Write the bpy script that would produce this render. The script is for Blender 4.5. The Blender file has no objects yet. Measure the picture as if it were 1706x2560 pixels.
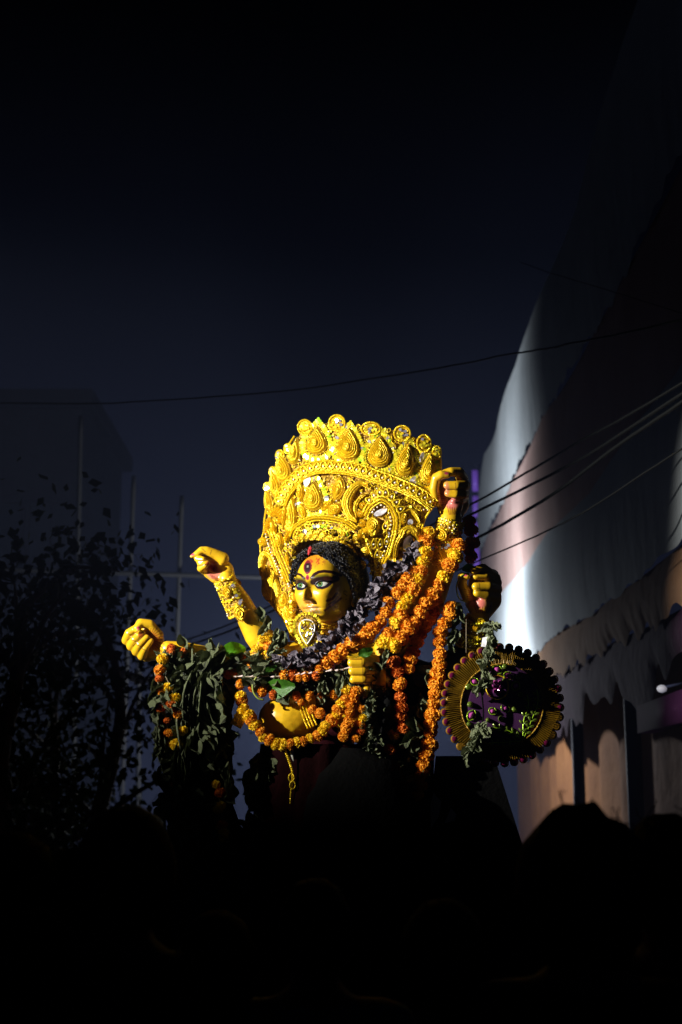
import bpy, math, random
import numpy as np
from mathutils import Vector, Matrix, Euler, noise as mnoise
R = math.radians
rng = random.Random(7)
nr = np.random.RandomState(5)
scene = bpy.context.scene
COL = scene.collection

# ------------------------------------------------------------------ camera
PITCH = R(12.2)
EYE = np.array([0.0, 0.0, 1.6])
F = 3556.0                     # focal length in photograph pixels (50 mm on a 36 mm tall frame)
cam = bpy.data.cameras.new('camera')
cam.sensor_fit = 'VERTICAL'; cam.sensor_height = 36.0; cam.sensor_width = 24.0
cam.lens = 50.0; cam.clip_start = 0.05; cam.clip_end = 500
co = bpy.data.objects.new('camera', cam); COL.objects.link(co)
co.location = EYE; co.rotation_euler = (math.pi / 2 + PITCH, 0, 0)
cam.dof.use_dof = True; cam.dof.focus_distance = 5.0; cam.dof.aperture_fstop = 3.2
scene.camera = co

# ------------------------------------------------------------------ night sky
w = bpy.data.worlds.new('World'); scene.world = w; w.use_nodes = True
nt = w.node_tree; bg = nt.nodes['Background']
# a night sky: town glow low down, fading evenly to black overhead (the same all the way round)
tcs = nt.nodes.new('ShaderNodeTexCoord'); sep = nt.nodes.new('ShaderNodeSeparateXYZ'); rmp = nt.nodes.new('ShaderNodeValToRGB')
nt.links.new(tcs.outputs['Generated'], sep.inputs[0]); nt.links.new(sep.outputs['Z'], rmp.inputs[0]); nt.links.new(rmp.outputs[0], bg.inputs[0])
cr = rmp.color_ramp; cr.elements[0].position = 0.0; cr.elements[0].color = (0.0090, 0.0110, 0.0235, 1); cr.elements[1].position = 0.52; cr.elements[1].color = (0.00005, 0.00005, 0.0001, 1)
for p_, c_ in ((0.15, (0.0048, 0.0062, 0.0142)), (0.28, (0.0021, 0.0027, 0.0066)), (0.38, (0.0007, 0.0009, 0.0022))):
    e_ = cr.elements.new(p_); e_.color = (*c_, 1)
bg.inputs[1].default_value = 1.0

# ------------------------------------------------------------------ lamps (the floodlights that light the procession)
def spot(name, loc, target, power, size, blend, color, radius):
    l = bpy.data.lights.new(name, 'SPOT'); l.energy = power; l.spot_size = R(size); l.spot_blend = blend
    l.color = color; l.shadow_soft_size = radius
    o = bpy.data.objects.new(name, l); COL.objects.link(o); o.location = loc
    o.rotation_euler = (Vector(target) - Vector(loc)).to_track_quat('-Z', 'Y').to_euler()
    return o
spot('key_flood', (-4.14, 2.84, 3.46), (-0.13, 5.0, 2.67), 3150, 26.6, 0.85, (1.0, 0.96, 0.88), 0.03)
LAMP = (-0.10, 17.5, 3.35)
l = bpy.data.lights.new('street_flood', 'POINT'); l.energy = 1450; l.color = (0.90, 0.95, 1.0); l.shadow_soft_size = 0.13
lo = bpy.data.objects.new('street_flood', l); COL.objects.link(lo); lo.location = LAMP

vs = scene.view_settings
vs.view_transform = 'Standard'; vs.look = 'None'; vs.exposure = 0.0; vs.gamma = 1.0; vs.use_curve_mapping = False
scene.cycles.use_denoising = True
scene.cycles.volume_bounces = 0
scene.cycles.max_bounces = 6
scene.cycles.sample_clamp_indirect = 4.0

# ------------------------------------------------------------------ pixel <-> place
cp, sp = math.cos(PITCH), math.sin(PITCH)
def rays(px, py):
    a = (np.asarray(px, float) - 853.0) / F
    b = (1280.0 - np.asarray(py, float)) / F
    return np.stack([a, cp - b * sp, sp + b * cp], -1)
S = 0.00141                    # one photograph pixel at the idol, in metres
def PW(P):                     # (x, y, depth towards the camera), photograph pixels -> world, around the idol 5 m away
    P = np.asarray(P, float)
    r = rays(P[..., 0], P[..., 1])
    t = (5.0 - P[..., 2] * S) / r[..., 1]
    return EYE + r * t[..., None]
def AT(px, py, Y):
    r = rays(px, py); return EYE + r * (Y / r[1])
WX0, WM = 1.5, 0.0413          # the draped wall: X = WX0 + WM * Y
def WALL(px, py, off=0.0):
    r = rays(px, py); t = (WX0 - off) / (r[..., 0] - WM * r[..., 1])
    return EYE + r * np.asarray(t)[..., None]

# ------------------------------------------------------------------ building helpers
WO = {}
def thing(name, label, cat, loc, group=None):
    o = bpy.data.objects.new(name, None); COL.objects.link(o)
    o.location = loc; o.empty_display_size = 0.05
    o['label'] = label; o['category'] = cat
    if group: o['group'] = group
    WO[o.name] = np.array(loc, float)
    return o
def tag(o, label=None, cat=None, group=None, kind=None):
    if label: o['label'] = label
    if cat: o['category'] = cat
    if group: o['group'] = group
    if kind: o['kind'] = kind
    return o
def mesh(name, V, Fc, mats, smooth=True, mi=None, paint=None):
    me = bpy.data.meshes.new(name)
    me.from_pydata(np.asarray(V, float).tolist(), [], [list(map(int, f)) for f in Fc])
    for m in (mats if isinstance(mats, (list, tuple)) else [mats]): me.materials.append(m)
    if mi is not None: me.polygons.foreach_set('material_index', np.asarray(mi, np.int32))
    me.polygons.foreach_set('use_smooth', [smooth] * len(me.polygons))
    if paint is not None:
        at = me.color_attributes.new('paint', 'FLOAT_COLOR', 'POINT')
        c = np.ones((len(V), 4)); c[:, :3] = paint
        at.data.foreach_set('color', c.ravel())
    me.update(); return me
def link(name, me, loc, parent=None, rot=None, scale=1.0):
    o = bpy.data.objects.new(name, me); COL.objects.link(o)
    loc = np.array(loc, float); WO[o.name] = loc
    if parent is not None:
        o.parent = parent; o.location = loc - WO[parent.name]
    else: o.location = loc
    if rot is not None: o.rotation_euler = rot.to_euler() if hasattr(rot, 'to_euler') else rot
    o.scale = (scale,) * 3 if np.isscalar(scale) else scale
    return o
class MB:
    def __init__(s): s.V = []; s.F = []; s.M = []; s.n = 0
    def add(s, V, Fc, mi=0):
        V = np.asarray(V, float)
        s.V.append(V); s.F += [[i + s.n for i in f] for f in Fc]; s.M += [mi] * len(Fc); s.n += len(V); return s
    def build(s, name, mats, parent=None, smooth=True, origin=None, paint=None):
        V = np.concatenate(s.V); o = V.mean(0) if origin is None else np.array(origin, float)
        return link(name, mesh(name, V - o, s.F, mats, smooth, s.M, paint), o, parent)
def part(name, V, Fc, mats, parent=None, smooth=True, mi=None, paint=None, origin=None):
    V = np.asarray(V, float); o = V.mean(0) if origin is None else np.array(origin, float)
    return link(name, mesh(name, V - o, Fc, mats, smooth, mi, paint), o, parent)
def gridfaces(n, m, wrap=False):
    f = []
    for i in range(n - 1):
        for j in range(m if wrap else m - 1):
            k = (j + 1) % m
            f.append((i * m + j, i * m + k, (i + 1) * m + k, (i + 1) * m + j))
    return f
def tube(P, r, n=6, cap=True):
    P = np.asarray(P, float); k = len(P); r = np.broadcast_to(np.asarray(r, float), (k,))
    T = np.gradient(P, axis=0); T /= np.linalg.norm(T, axis=1, keepdims=True) + 1e-12
    a = np.array([0., 0, 1.]) if abs(T[0][2]) < 0.9 else np.array([1., 0, 0])
    u = np.cross(T[0], a); u /= np.linalg.norm(u)
    V = []
    for i in range(k):
        u = u - T[i] * np.dot(u, T[i]); u /= np.linalg.norm(u) + 1e-12
        v = np.cross(T[i], u)
        for j in range(n):
            q = 2 * math.pi * j / n
            V.append(P[i] + r[i] * (math.cos(q) * u + math.sin(q) * v))
    Fc = gridfaces(k, n, True)
    if cap: Fc += [tuple(range(n))[::-1], tuple((k - 1) * n + j for j in range(n))]
    return np.array(V), Fc
def spline(P, n):
    P = np.asarray(P, float); k = len(P)
    d = np.concatenate([[0], np.cumsum(np.linalg.norm(np.diff(P, axis=0), axis=1))])
    t = np.linspace(0, d[-1], n); out = np.zeros((n, P.shape[1]))
    m = np.zeros_like(P)
    for i in range(k):
        a, b = max(i - 1, 0), min(i + 1, k - 1); m[i] = (P[b] - P[a]) / max(d[b] - d[a], 1e-9)
    for q, tt in enumerate(t):
        i = min(max(np.searchsorted(d, tt) - 1, 0), k - 2); h = max(d[i + 1] - d[i], 1e-9); s = (tt - d[i]) / h
        out[q] = ((1 + 2 * s) * (1 - s) ** 2 * P[i] + s * (1 - s) ** 2 * h * m[i] + s * s * (3 - 2 * s) * P[i + 1] + s * s * (s - 1) * h * m[i + 1])
    return out
def plen(P): return float(np.linalg.norm(np.diff(np.asarray(P, float), axis=0), axis=1).sum())
def ico(sub):
    import bmesh
    b = bmesh.new(); bmesh.ops.create_icosphere(b, subdivisions=sub, radius=1.0)
    V = np.array([v.co[:] for v in b.verts]); Fc = [[v.index for v in f.verts] for f in b.faces]; b.free(); return V, Fc
ICO1 = ico(1); ICO2 = ico(2); ICO3 = ico(3)
def box(c, s, rot=None):
    V = np.array([[x, y, z] for x in (-.5, .5) for y in (-.5, .5) for z in (-.5, .5)]) * np.array(s)
    if rot is not None: V = V @ np.array(rot).T
    return V + np.array(c), [(0, 1, 3, 2), (4, 6, 7, 5), (0, 4, 5, 1), (2, 3, 7, 6), (0, 2, 6, 4), (1, 5, 7, 3)]

# ------------------------------------------------------------------ materials
def mat(name, base, rough=0.5, metal=0.0, bump=0.0, bscale=300, var=0.0, vscale=60, spec=0.5, coat=0.0, paint=False, trans=0.0, emit=None, estr=0.0, var2=None, wave=None, glit=0.0, gscale=260):
    m = bpy.data.materials.new(name); m.use_nodes = True; n = m.node_tree.nodes; L = m.node_tree.links
    b = n['Principled BSDF']; b.inputs['Roughness'].default_value = rough; b.inputs['Metallic'].default_value = metal
    b.inputs['Specular IOR Level'].default_value = spec; b.inputs['Coat Weight'].default_value = coat; b.inputs['Coat Roughness'].default_value = 0.08
    b.inputs['Base Color'].default_value = (*base, 1)
    tc = n.new('ShaderNodeTexCoord')
    src = None
    if paint:
        a = n.new('ShaderNodeAttribute'); a.attribute_name = 'paint'; src = a.outputs['Color']
    if var > 0 or var2:
        t = n.new('ShaderNodeTexNoise'); t.inputs['Scale'].default_value = vscale; t.inputs['Detail'].default_value = 5
        L.new(tc.outputs['Object'], t.inputs['Vector'])
        rp = n.new('ShaderNodeMapRange'); rp.inputs[1].default_value = 0.3; rp.inputs[2].default_value = 0.7
        L.new(t.outputs['Fac'], rp.inputs[0])
        mx = n.new('ShaderNodeMix'); mx.data_type = 'RGBA'
        L.new(rp.outputs[0], mx.inputs['Factor'])
        if src is None:
            mx.inputs['A'].default_value = (*base, 1)
            mx.inputs['B'].default_value = (*(var2 or tuple(c * (1 - var) for c in base)), 1)
        else:
            L.new(src, mx.inputs['A']); mu = n.new('ShaderNodeMix'); mu.data_type = 'RGBA'; mu.blend_type = 'MULTIPLY'
            mu.inputs['Factor'].default_value = 1; L.new(src, mu.inputs['A']); mu.inputs['B'].default_value = (1 - var, 1 - var * 1.15, 1 - var, 1)
            L.new(mu.outputs['Result'], mx.inputs['B'])
        src = mx.outputs['Result']
    oi = None
    if src is not None: L.new(src, b.inputs['Base Color'])
    if bump > 0:
        t2 = n.new('ShaderNodeTexNoise'); t2.inputs['Scale'].default_value = bscale; t2.inputs['Detail'].default_value = 4
        L.new(tc.outputs['Object'], t2.inputs['Vector'])
        bp = n.new('ShaderNodeBump'); bp.inputs['Strength'].default_value = bump; bp.inputs['Distance'].default_value = 0.5 / bscale
        L.new(t2.outputs['Fac'], bp.inputs['Height']); L.new(bp.outputs['Normal'], b.inputs['Normal'])
    if glit > 0:                    # grains and threads of metal, each lying its own way
        vo = n.new('ShaderNodeTexVoronoi'); vo.inputs['Scale'].default_value = gscale; L.new(tc.outputs['Object'], vo.inputs['Vector'])
        sb = n.new('ShaderNodeVectorMath'); sb.operation = 'SUBTRACT'; L.new(vo.outputs['Color'], sb.inputs[0]); sb.inputs[1].default_value = (.5, .5, .5)
        scl = n.new('ShaderNodeVectorMath'); scl.operation = 'SCALE'; L.new(sb.outputs[0], scl.inputs[0]); scl.inputs['Scale'].default_value = glit * 2
        ad = n.new('ShaderNodeVectorMath'); ad.operation = 'ADD'; L.new(scl.outputs[0], ad.inputs[0])
        if bump > 0: L.new(bp.outputs['Normal'], ad.inputs[1])
        else: gm = n.new('ShaderNodeNewGeometry'); L.new(gm.outputs['Normal'], ad.inputs[1])
        no = n.new('ShaderNodeVectorMath'); no.operation = 'NORMALIZE'; L.new(ad.outputs[0], no.inputs[0]); L.new(no.outputs[0], b.inputs['Normal'])
    if trans > 0:
        tl = n.new('ShaderNodeBsdfTranslucent'); ms = n.new('ShaderNodeMixShader'); ms.inputs[0].default_value = trans
        if src is not None: L.new(src, tl.inputs['Color'])
        else: tl.inputs['Color'].default_value = (*base, 1)
        L.new(b.outputs[0], ms.inputs[1]); L.new(tl.outputs[0], ms.inputs[2]); L.new(ms.outputs[0], n['Material Output'].inputs['Surface'])
    if emit: b.inputs['Emission Color'].default_value = (*emit, 1); b.inputs['Emission Strength'].default_value = estr
    return m
GOLD = mat('gold_embroidery', (0.86, 0.60, 0.010), 0.34, 0.50, 1.0, 420, vscale=330, var2=(0.50, 0.27, 0.004), glit=0.30, gscale=340)
GOLD2 = mat('gold_cord', (0.92, 0.68, 0.016), 0.30, 0.5, 0.8, 600, vscale=300, var2=(0.76, 0.48, 0.008), glit=0.28, gscale=380)
GOLDB = mat('gold_ground_cloth', (0.42, 0.24, 0.006), 0.5, 0.3, 1.0, 700, vscale=150, var2=(0.22, 0.11, 0.004), glit=0.6, gscale=260)
BEAD = mat('gold_bead', (0.95, 0.70, 0.08), 0.12, 0.6)
PEARL = mat('pearl_bead', (0.9, 0.82, 0.6), 0.12, 0.1, coat=0.6)
SEQ_W = mat('silver_sequin', (0.95, 0.90, 0.97), 0.22, 0.8)
SEQ_G = mat('green_sequin', (0.36, 0.62, 0.02), 0.25, 0.35)
SEQ_Y = mat('yellow_sequin', (0.88, 0.74, 0.03), 0.25, 0.45)
MIRROR = mat('mirror_glare', (0.96, 0.93, 0.98), 0.35, 0.15, glit=0.15, gscale=120)  # near-white diffuse base stands in for the light a mirror throws back
SKIN = mat('painted_clay', (0.72, 0.42, 0.012), 0.30, 0, 0.10, 160, var=0.24, vscale=26, coat=0.35, paint=True)
EYEM = mat('glossy_eye_paint', (0.9, 0.9, 0.85), 0.06, 0, coat=1.0, paint=True)
HAIR = mat('black_hair', (0.005, 0.0055, 0.008), 0.34, 0, 0.5, 500, spec=0.4)
REDC = mat('vermilion_powder', (0.42, 0.012, 0.015), 0.8)
ORANGE = mat('orange_petal', (0.82, 0.37, 0.003), 0.75, 0, 0.6, 700, vscale=400, var2=(0.74, 0.26, 0.002), trans=0.12)
DEEPOR = mat('deep_orange_petal', (0.74, 0.21, 0.002), 0.8, 0, 0.6, 700, vscale=400, var2=(0.45, 0.06, 0.002), trans=0.15)
YELLOW = mat('yellow_petal', (0.90, 0.66, 0.006), 0.75, 0, 0.6, 700, vscale=400, var2=(0.84, 0.52, 0.004), trans=0.15)
DRIED = mat('dried_violet_petal', (0.050, 0.038, 0.060), 0.42, 0, 0.6, 300, vscale=60, var2=(0.17, 0.145, 0.17))
LEAFD = mat('wilted_leaf', (0.060, 0.078, 0.026), 0.6, 0, 0.8, 120, vscale=35, var2=(0.115, 0.135, 0.058), trans=0.1)
LEAFP = mat('pale_wilted_leaf', (0.25, 0.28, 0.15), 0.6, 0, 0.8, 150, vscale=35, var2=(0.13, 0.16, 0.07), trans=0.1)
LEAFG = mat('fresh_leaf', (0.06, 0.20, 0.012), 0.35, 0, 0.3, 60, vscale=20, var2=(0.035, 0.12, 0.012), trans=0.3)
STEM = mat('vine_stem', (0.22, 0.26, 0.03), 0.5)
THREAD = mat('cotton_thread', (0.25, 0.2, 0.12), 0.8)
BLACKC = mat('black_cloth', (0.003, 0.003, 0.003), 0.9, 0, 0.6, 60, spec=0.03)
MAROON = mat('maroon_saree', (0.010, 0.0025, 0.003), 0.95, 0, 0.6, 80, vscale=30, var2=(0.006, 0.002, 0.002), spec=0.0)
# ------------------------------------------------------------------ wall, building, trees ... (setting)
import bmesh
ASPH = mat('asphalt', (0.045, 0.045, 0.048), 0.9, 0, 0.5, 40)
g = part('ground', [(-80, -20, 0), (80, -20, 0), (80, 140, 0), (-80, 140, 0)], [(0, 1, 2, 3)], ASPH); g['kind'] = 'structure'

CL_G = mat('grey_cloth', (0.33, 0.36, 0.38), 0.85, 0, 0.2, 8, vscale=1.3, var2=(0.28, 0.31, 0.33))
CL_P = mat('pink_cloth', (0.34, 0.245, 0.225), 0.85, 0, 0.2, 8, vscale=1.3, var2=(0.28, 0.19, 0.175))
CL_B = mat('brown_cloth', (0.26, 0.15, 0.085), 0.85, 0, 0.3, 8, vscale=1.3, var2=(0.18, 0.095, 0.05))
CL_V = mat('violet_cloth', (0.05, 0.022, 0.045), 0.85, 0, 0.3, 8)
CL_O = mat('ochre_cloth', (0.13, 0.06, 0.025), 0.85, 0, 0.3, 6, vscale=1.5, var2=(0.09, 0.04, 0.02))
BAMB = mat('bamboo', (0.009, 0.009, 0.009), 0.7)
PAINTB = mat('blue_painted_post', (0.06, 0.07, 0.14), 0.6)
for m__ in (CL_G, CL_P, CL_B, CL_V, CL_O, BAMB, PAINTB): m__.node_tree.nodes['Principled BSDF'].inputs['Specular IOR Level'].default_value = 0.04
hall = thing('draped_hall', 'tall pavilion wall hung with pleated grey, pink and brown cloth bands', 'pavilion', (WX0 + WM * 12 + 0.4, 12, 0))
def zs(pts):                                   # boundary given in the photograph -> height of that boundary along the wall (Y, Z)
    p = WALL(np.array([a for a, _ in pts]), np.array([b for _, b in pts]))
    i = np.argsort(p[:, 1]); return p[i, 1], p[i, 2]
B0 = [(1620, -60), (1560, 130), (1500, 350), (1451, 518), (1419, 589), (1387, 663), (1334, 808), (1302, 876), (1274, 965), (1246, 1074), (1217, 1135), (1206, 1209)]
B1 = [(1700, 420), (1540, 741), (1462, 872), (1398, 989), (1363, 1032), (1320, 1124), (1285, 1199), (1242, 1291), (1206, 1370)]
B2 = [(1706, 930), (1600, 1060), (1540, 1150), (1486, 1235), (1433, 1280), (1376, 1330), (1330, 1403), (1265, 1476), (1206, 1545)]
B3 = [(1706, 1353), (1590, 1456), (1494, 1529), (1402, 1575), (1353, 1628), (1300, 1675), (1206, 1760)]
B4 = [(1706, 1510), (1609, 1567), (1521, 1605), (1444, 1655), (1402, 1678), (1340, 1720), (1206, 1812)]
B5 = [(1706, 1625), (1647, 1670), (1571, 1693), (1494, 1728), (1418, 1778), (1350, 1800), (1206, 1860)]
YF = WALL(np.array([1206.]), np.array([1500.]))[0][1]
def yfn(pts):
    Y, Z = zs(pts)
    def f(y):
        return np.interp(y, Y, Z)
    return f
def band(top, bot, m, lap, seed, hem, drape=0.0, sc=1.0):
    ft, fb = yfn(top), yfn(bot); ny, nt_ = 420, 22
    ys = 6.3 + (YF - 6.3) * np.linspace(0, 1, ny) ** 1.25
    rs = np.random.RandomState(seed); ph = rs.uniform(0, 6.28, 6)
    V = []
    pl = (np.sin(ys * 9.1 * sc + ph[0] + 1.6 * np.sin(ys * 1.7 + ph[1])) * 0.5 + np.sin(ys * 21 * sc + ph[2] + 2 * np.sin(ys * 2.3 + ph[3])) * 0.3 + np.sin(ys * 3.1 + ph[4]) * 0.6)
    for i, y in enumerate(ys):
        z1 = ft(y); z0 = fb(y) - hem * (0.5 + 0.5 * math.sin(y * 7.3 * sc + ph[5] + 1.3 * math.sin(y * 2.1))) - hem * 0.3 * math.sin(y * 19.0 * sc + ph[1] + 2 * math.sin(y * 3.7))
        for t in np.linspace(0, 1, nt_):
            z = z1 + (z0 - z1) * t
            a = 0.25 + 0.75 * t
            V.append((WX0 + WM * y - lap - 0.007 * pl[i] * a - 0.03 * math.sin(t * 3.1) - 0.02 * math.sin(y * 1.3 + seed) * math.sin(t * 2.5 + seed) + drape * 0.1 * math.sin(z * 9 + y * 2), y, z))
    return np.array(V), gridfaces(ny, nt_)
for i, (t_, b_, m_, lap, hem, sc) in enumerate([(B0, B1, CL_G, 0.03, 0.05, 1), (B1, B2, CL_P, 0.00, 0.03, 1), (B2, B3, CL_G, 0.03, 0.03, .7), (B3, B4, CL_B, 0.0, 0.06, 1.0), (B4, B5, CL_V, -0.04, 0.22, .25)]):
    V, Fc = band(t_, b_, m_, lap, 11 + i, hem, 0, sc); part('cloth_band', V, Fc, m_, hall)
# back cloth below, behind the swag, floor to swag; posts; a lit shop lamp
yy = np.linspace(6.3, YF, 240)
V = [(WX0 + WM * y + 0.55 + 0.04 * math.sin(y * 6 + math.sin(y * 2)), y, z) for y in yy for z in (0.0, 1.5, 3.0, yfn(B4)(y) + 0.2)]
part('backcloth', V, gridfaces(len(yy), 4), CL_O, hall)
for px in (1415, 1545):
    p = WALL(np.array([px]), np.array([1800.]), 0.0)[0]
    V, Fc = tube([(p[0] + .1, p[1], 0), (p[0] + .1, p[1], yfn(B5)(p[1]) + 0.3)], 0.055, 10); part('post', V, Fc, PAINTB, hall)
p = AT(1630, 1780, 7.9); V, Fc = box((p[0] + 0.1, p[1], p[2]), (0.1, 1.3, 0.16)); part('violet_panel', V, Fc, mat('violet_board', (0.035, 0.01, 0.035), 0.8, spec=.03), hall)
V, Fc = box((WX0 + WM * 7.2 + .3, 7.35, 0.95), (0.3, 0.5, 1.9)); part('blue_door_panel', V, Fc, mat('blue_board', (0.03, 0.04, 0.08), 0.8, spec=.03), hall)
LAMPG = mat('lamp_glow', (0.9, 0.9, 1.0), 0.4, emit=(0.85, 0.85, 1.0), estr=0.2)
p = AT(1655, 1722, 7.7)
lt = thing('wall_lamp', 'small white lamp glowing under the violet swag of the pavilion', 'lamp', p)
V = ICO2[0] * np.array([0.028, 0.028, 0.022]) + p; part('globe', V, ICO2[1], LAMPG, lt)
V, Fc = tube([p + np.array([0.02, 0, 0.01]), p + np.array([0.12, 0, 0.03])], 0.008); part('bracket', V, Fc, PAINTB, lt)
# cloth on the near return that folds back at the far end
# far violet tube light behind the end of the wall
VI = mat('violet_tube', (0.2, 0.1, 0.6), 0.4, emit=(0.25, 0.10, 0.75), estr=0.22)
p0 = AT(1193, 1430, 27); p1 = AT(1193, 1170, 27)
tl = thing('tube_light_strip', 'violet strip of tube lights on a dark post beyond the pavilion end', 'light strip', (p0[0], 27, 0))
V, Fc = tube([(p0[0] + .05, 27.15, 0), (p0[0] + .05, 27.15, p1[2] + .1)], 0.05, 8); part('post', V, Fc, PAINTB, tl)
for k in range(4):
    a = p0[2] + (p1[2] - p0[2]) * k / 4 + 0.05; b = p0[2] + (p1[2] - p0[2]) * (k + 1) / 4 - 0.05
    V, Fc = box((p0[0], 27, (a + b) / 2), (0.11, 0.05, b - a)); part('tube', V, Fc, VI, tl)

# apartment block in the murk on the left
BW = mat('grey_plaster', (0.010, 0.009, 0.009), 0.9, 0, 0.4, 3, vscale=.5, spec=.03, var2=(0.007, 0.006, 0.006))
BG = mat('dark_window_glass', (0.006, 0.007, 0.008), 0.5, spec=.1)
bl = thing('apartment_block', 'tall dark apartment block at the left behind the scaffold poles', 'building', (-9.5, 34, 0))
x0, x1 = AT(-350, 1500, 32)[0], AT(190, 1500, 32)[0]; hz = 11.0
V, Fc = box(((x0 + x1) / 2, 35, hz / 2), (x1 - x0, 6, hz)); part('wall', V, Fc, BW, bl, False)
V, Fc = box(((x0 + x1) / 2, 35, hz + .2), (x1 - x0 + .5, 6.5, 0.4)); part('parapet', V, Fc, BW, bl, False)
for r_ in range(3):
    for c_ in range(4):
        cx = x0 + (x1 - x0) * (c_ + .5) / 4; cz = 1.8 + r_ * 3.1
        if cz > hz - 1: continue
        mb = MB()
        for dx, dz, sx, sz in ((-.55, 0, .1, 1.5), (.55, 0, .1, 1.5), (0, .75, 1.2, .1), (0, -.75, 1.4, .12), (0, 0, .06, 1.4)):
            V, Fc = box((cx + dx, 31.96, cz + dz), (sx, .14, sz)); mb.add(V, Fc)
        fr = mb.build('window', BW, bl, False)
        V, Fc = box((cx, 31.985, cz), (1.0, .02, 1.4)); part('pane', V, Fc, BG, fr, False)
# bamboo scaffold (one long beam, leaning poles)
sc_ = thing('bamboo_scaffold', 'tall bamboo scaffold frame of leaning poles and one long beam', 'scaffold', AT(330, 1990, 19) * np.array([1, 1, 0]))
def pole(a, b, Y, r_=0.035):
    pa, pb = AT(*a, Y), AT(*b, Y); n_ = 26; P = np.linspace(pa, pb, n_); rr = r_ * (1 - .15 * np.linspace(0, 1, n_)); rr[::4] *= 1.12
    V, Fc = tube(P, rr, 8); return V, Fc
for a, b in (((180, 2120), (202, 1040)), ((300, 2120), (335, 1190)), ((425, 2120), (455, 1240)), ((345, 2080), (348, 1560))):
    V, Fc = pole(a, b, 19); part('pole', V, Fc, BAMB, sc_)
V, Fc = pole((-60, 1421), (700, 1445), 18.9); part('beam', V, Fc, BAMB, sc_)

# cables
CAB = mat('black_rubber_cable', (0.006, 0.007, 0.007), 0.6, spec=.15)
def cable(name, pts, label, r_, wob=0.004, n_=90, grp='overhead power cables'):
    P = spline([AT(x, y, Y) for x, y, Y in pts], n_)
    P[:, 2] += np.cumsum(nr.randn(n_)) * wob * 0.25 + np.sin(np.arange(n_) * 0.35) * wob * .5
    V, Fc = tube(P, r_, 6); o = part(name, V, Fc, CAB); tag(o, label, 'cable', grp); return o
cable('power_cable', [(-120, 1012, 9.0), (300, 1006, 9), (560, 990, 9), (800, 966, 9), (1000, 938, 8.6), (1200, 904, 8), (1430, 864, 6.8), (1600, 830, 6.2), (1800, 785, 5.8)], 'long black cable crossing the sky just above the golden crown', 0.0052, 0.006)
cable('power_cable', [(1800, 900, 5.6), (1700, 962, 5.8), (1560, 1045, 6.2), (1450, 1103, 6.7), (1320, 1180, 7.4), (1180, 1262, 8.0), (590, 1553, 10.5), (440, 1609, 11.5), (180, 1685, 13), (-100, 1760, 14)], 'topmost of the black cables slanting down behind the raised fists', 0.0062)
cable('power_cable', [(1800, 925, 5.5), (1706, 985, 5.7), (1480, 1130, 6.5), (1320, 1215, 7.2), (1180, 1286, 7.8), (592, 1568, 10.3), (480, 1611, 11), (380, 1663, 11.6), (170, 1742, 13), (-100, 1830, 14)], 'second slanting black cable from the top behind the raised fists', 0.0075)
cable('power_cable', [(1800, 930, 5.4), (1706, 1005, 5.6), (1540, 1118, 6.2), (1400, 1222, 6.7), (1290, 1290, 7.2), (1180, 1350, 7.7), (560, 1650, 10.2), (380, 1711, 11.2), (120, 1782, 13), (-100, 1838, 14)], 'thickest slanting cable crossing the corner of the lower grey cloth', 0.008)
cable('power_cable', [(1800, 1060, 5.3), (1706, 1122, 5.5), (1480, 1268, 6.4), (1330, 1345, 7.1), (1210, 1398, 7.6), (600, 1680, 10), (380, 1766, 11), (215, 1820, 12.5), (-60, 1900, 14)], 'lowest thin cable reaching the wall beside the lower right fist', 0.0042)
cable('power_cable', [(1300, 655, 9), (1380, 683, 8.6), (1540, 731, 7.6), (1760, 800, 6.6)], 'thin dark wire drooping across the top grey cloth band', 0.0022, 0.001)

# string of small white flags at the left
bunt = thing('flag_string', 'short string of small white flags hanging left of the idol', 'bunting', AT(310, 1672, 12))
FLG = mat('white_paper', (0.6, 0.58, 0.62), 0.9)
P = spline([AT(235, 1662, 12), AT(300, 1676, 12), (AT(350, 1690, 12)), AT(440, 1700, 12)], 30); V, Fc = tube(P, 0.003, 5); part('string', V, Fc, THREAD, bunt)
for k in range(13):
    c = P[2 + k * 2]; a = nr.uniform(-.5, .5)
    V = np.array([(-.045, 0, 0), (.045, 0, 0), (.03, -.02, -.06), (0, .012, -.075), (-.03, -.01, -.055)]) ; V = V @ np.array(Euler((nr.uniform(-.5, .5), nr.uniform(-.4, .4), a)).to_matrix()).T + c
    part('flag', np.concatenate([V, V + (0, .003, 0)]), [(0, 1, 2, 3, 4), (9, 8, 7, 6, 5)], FLG, bunt)

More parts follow.
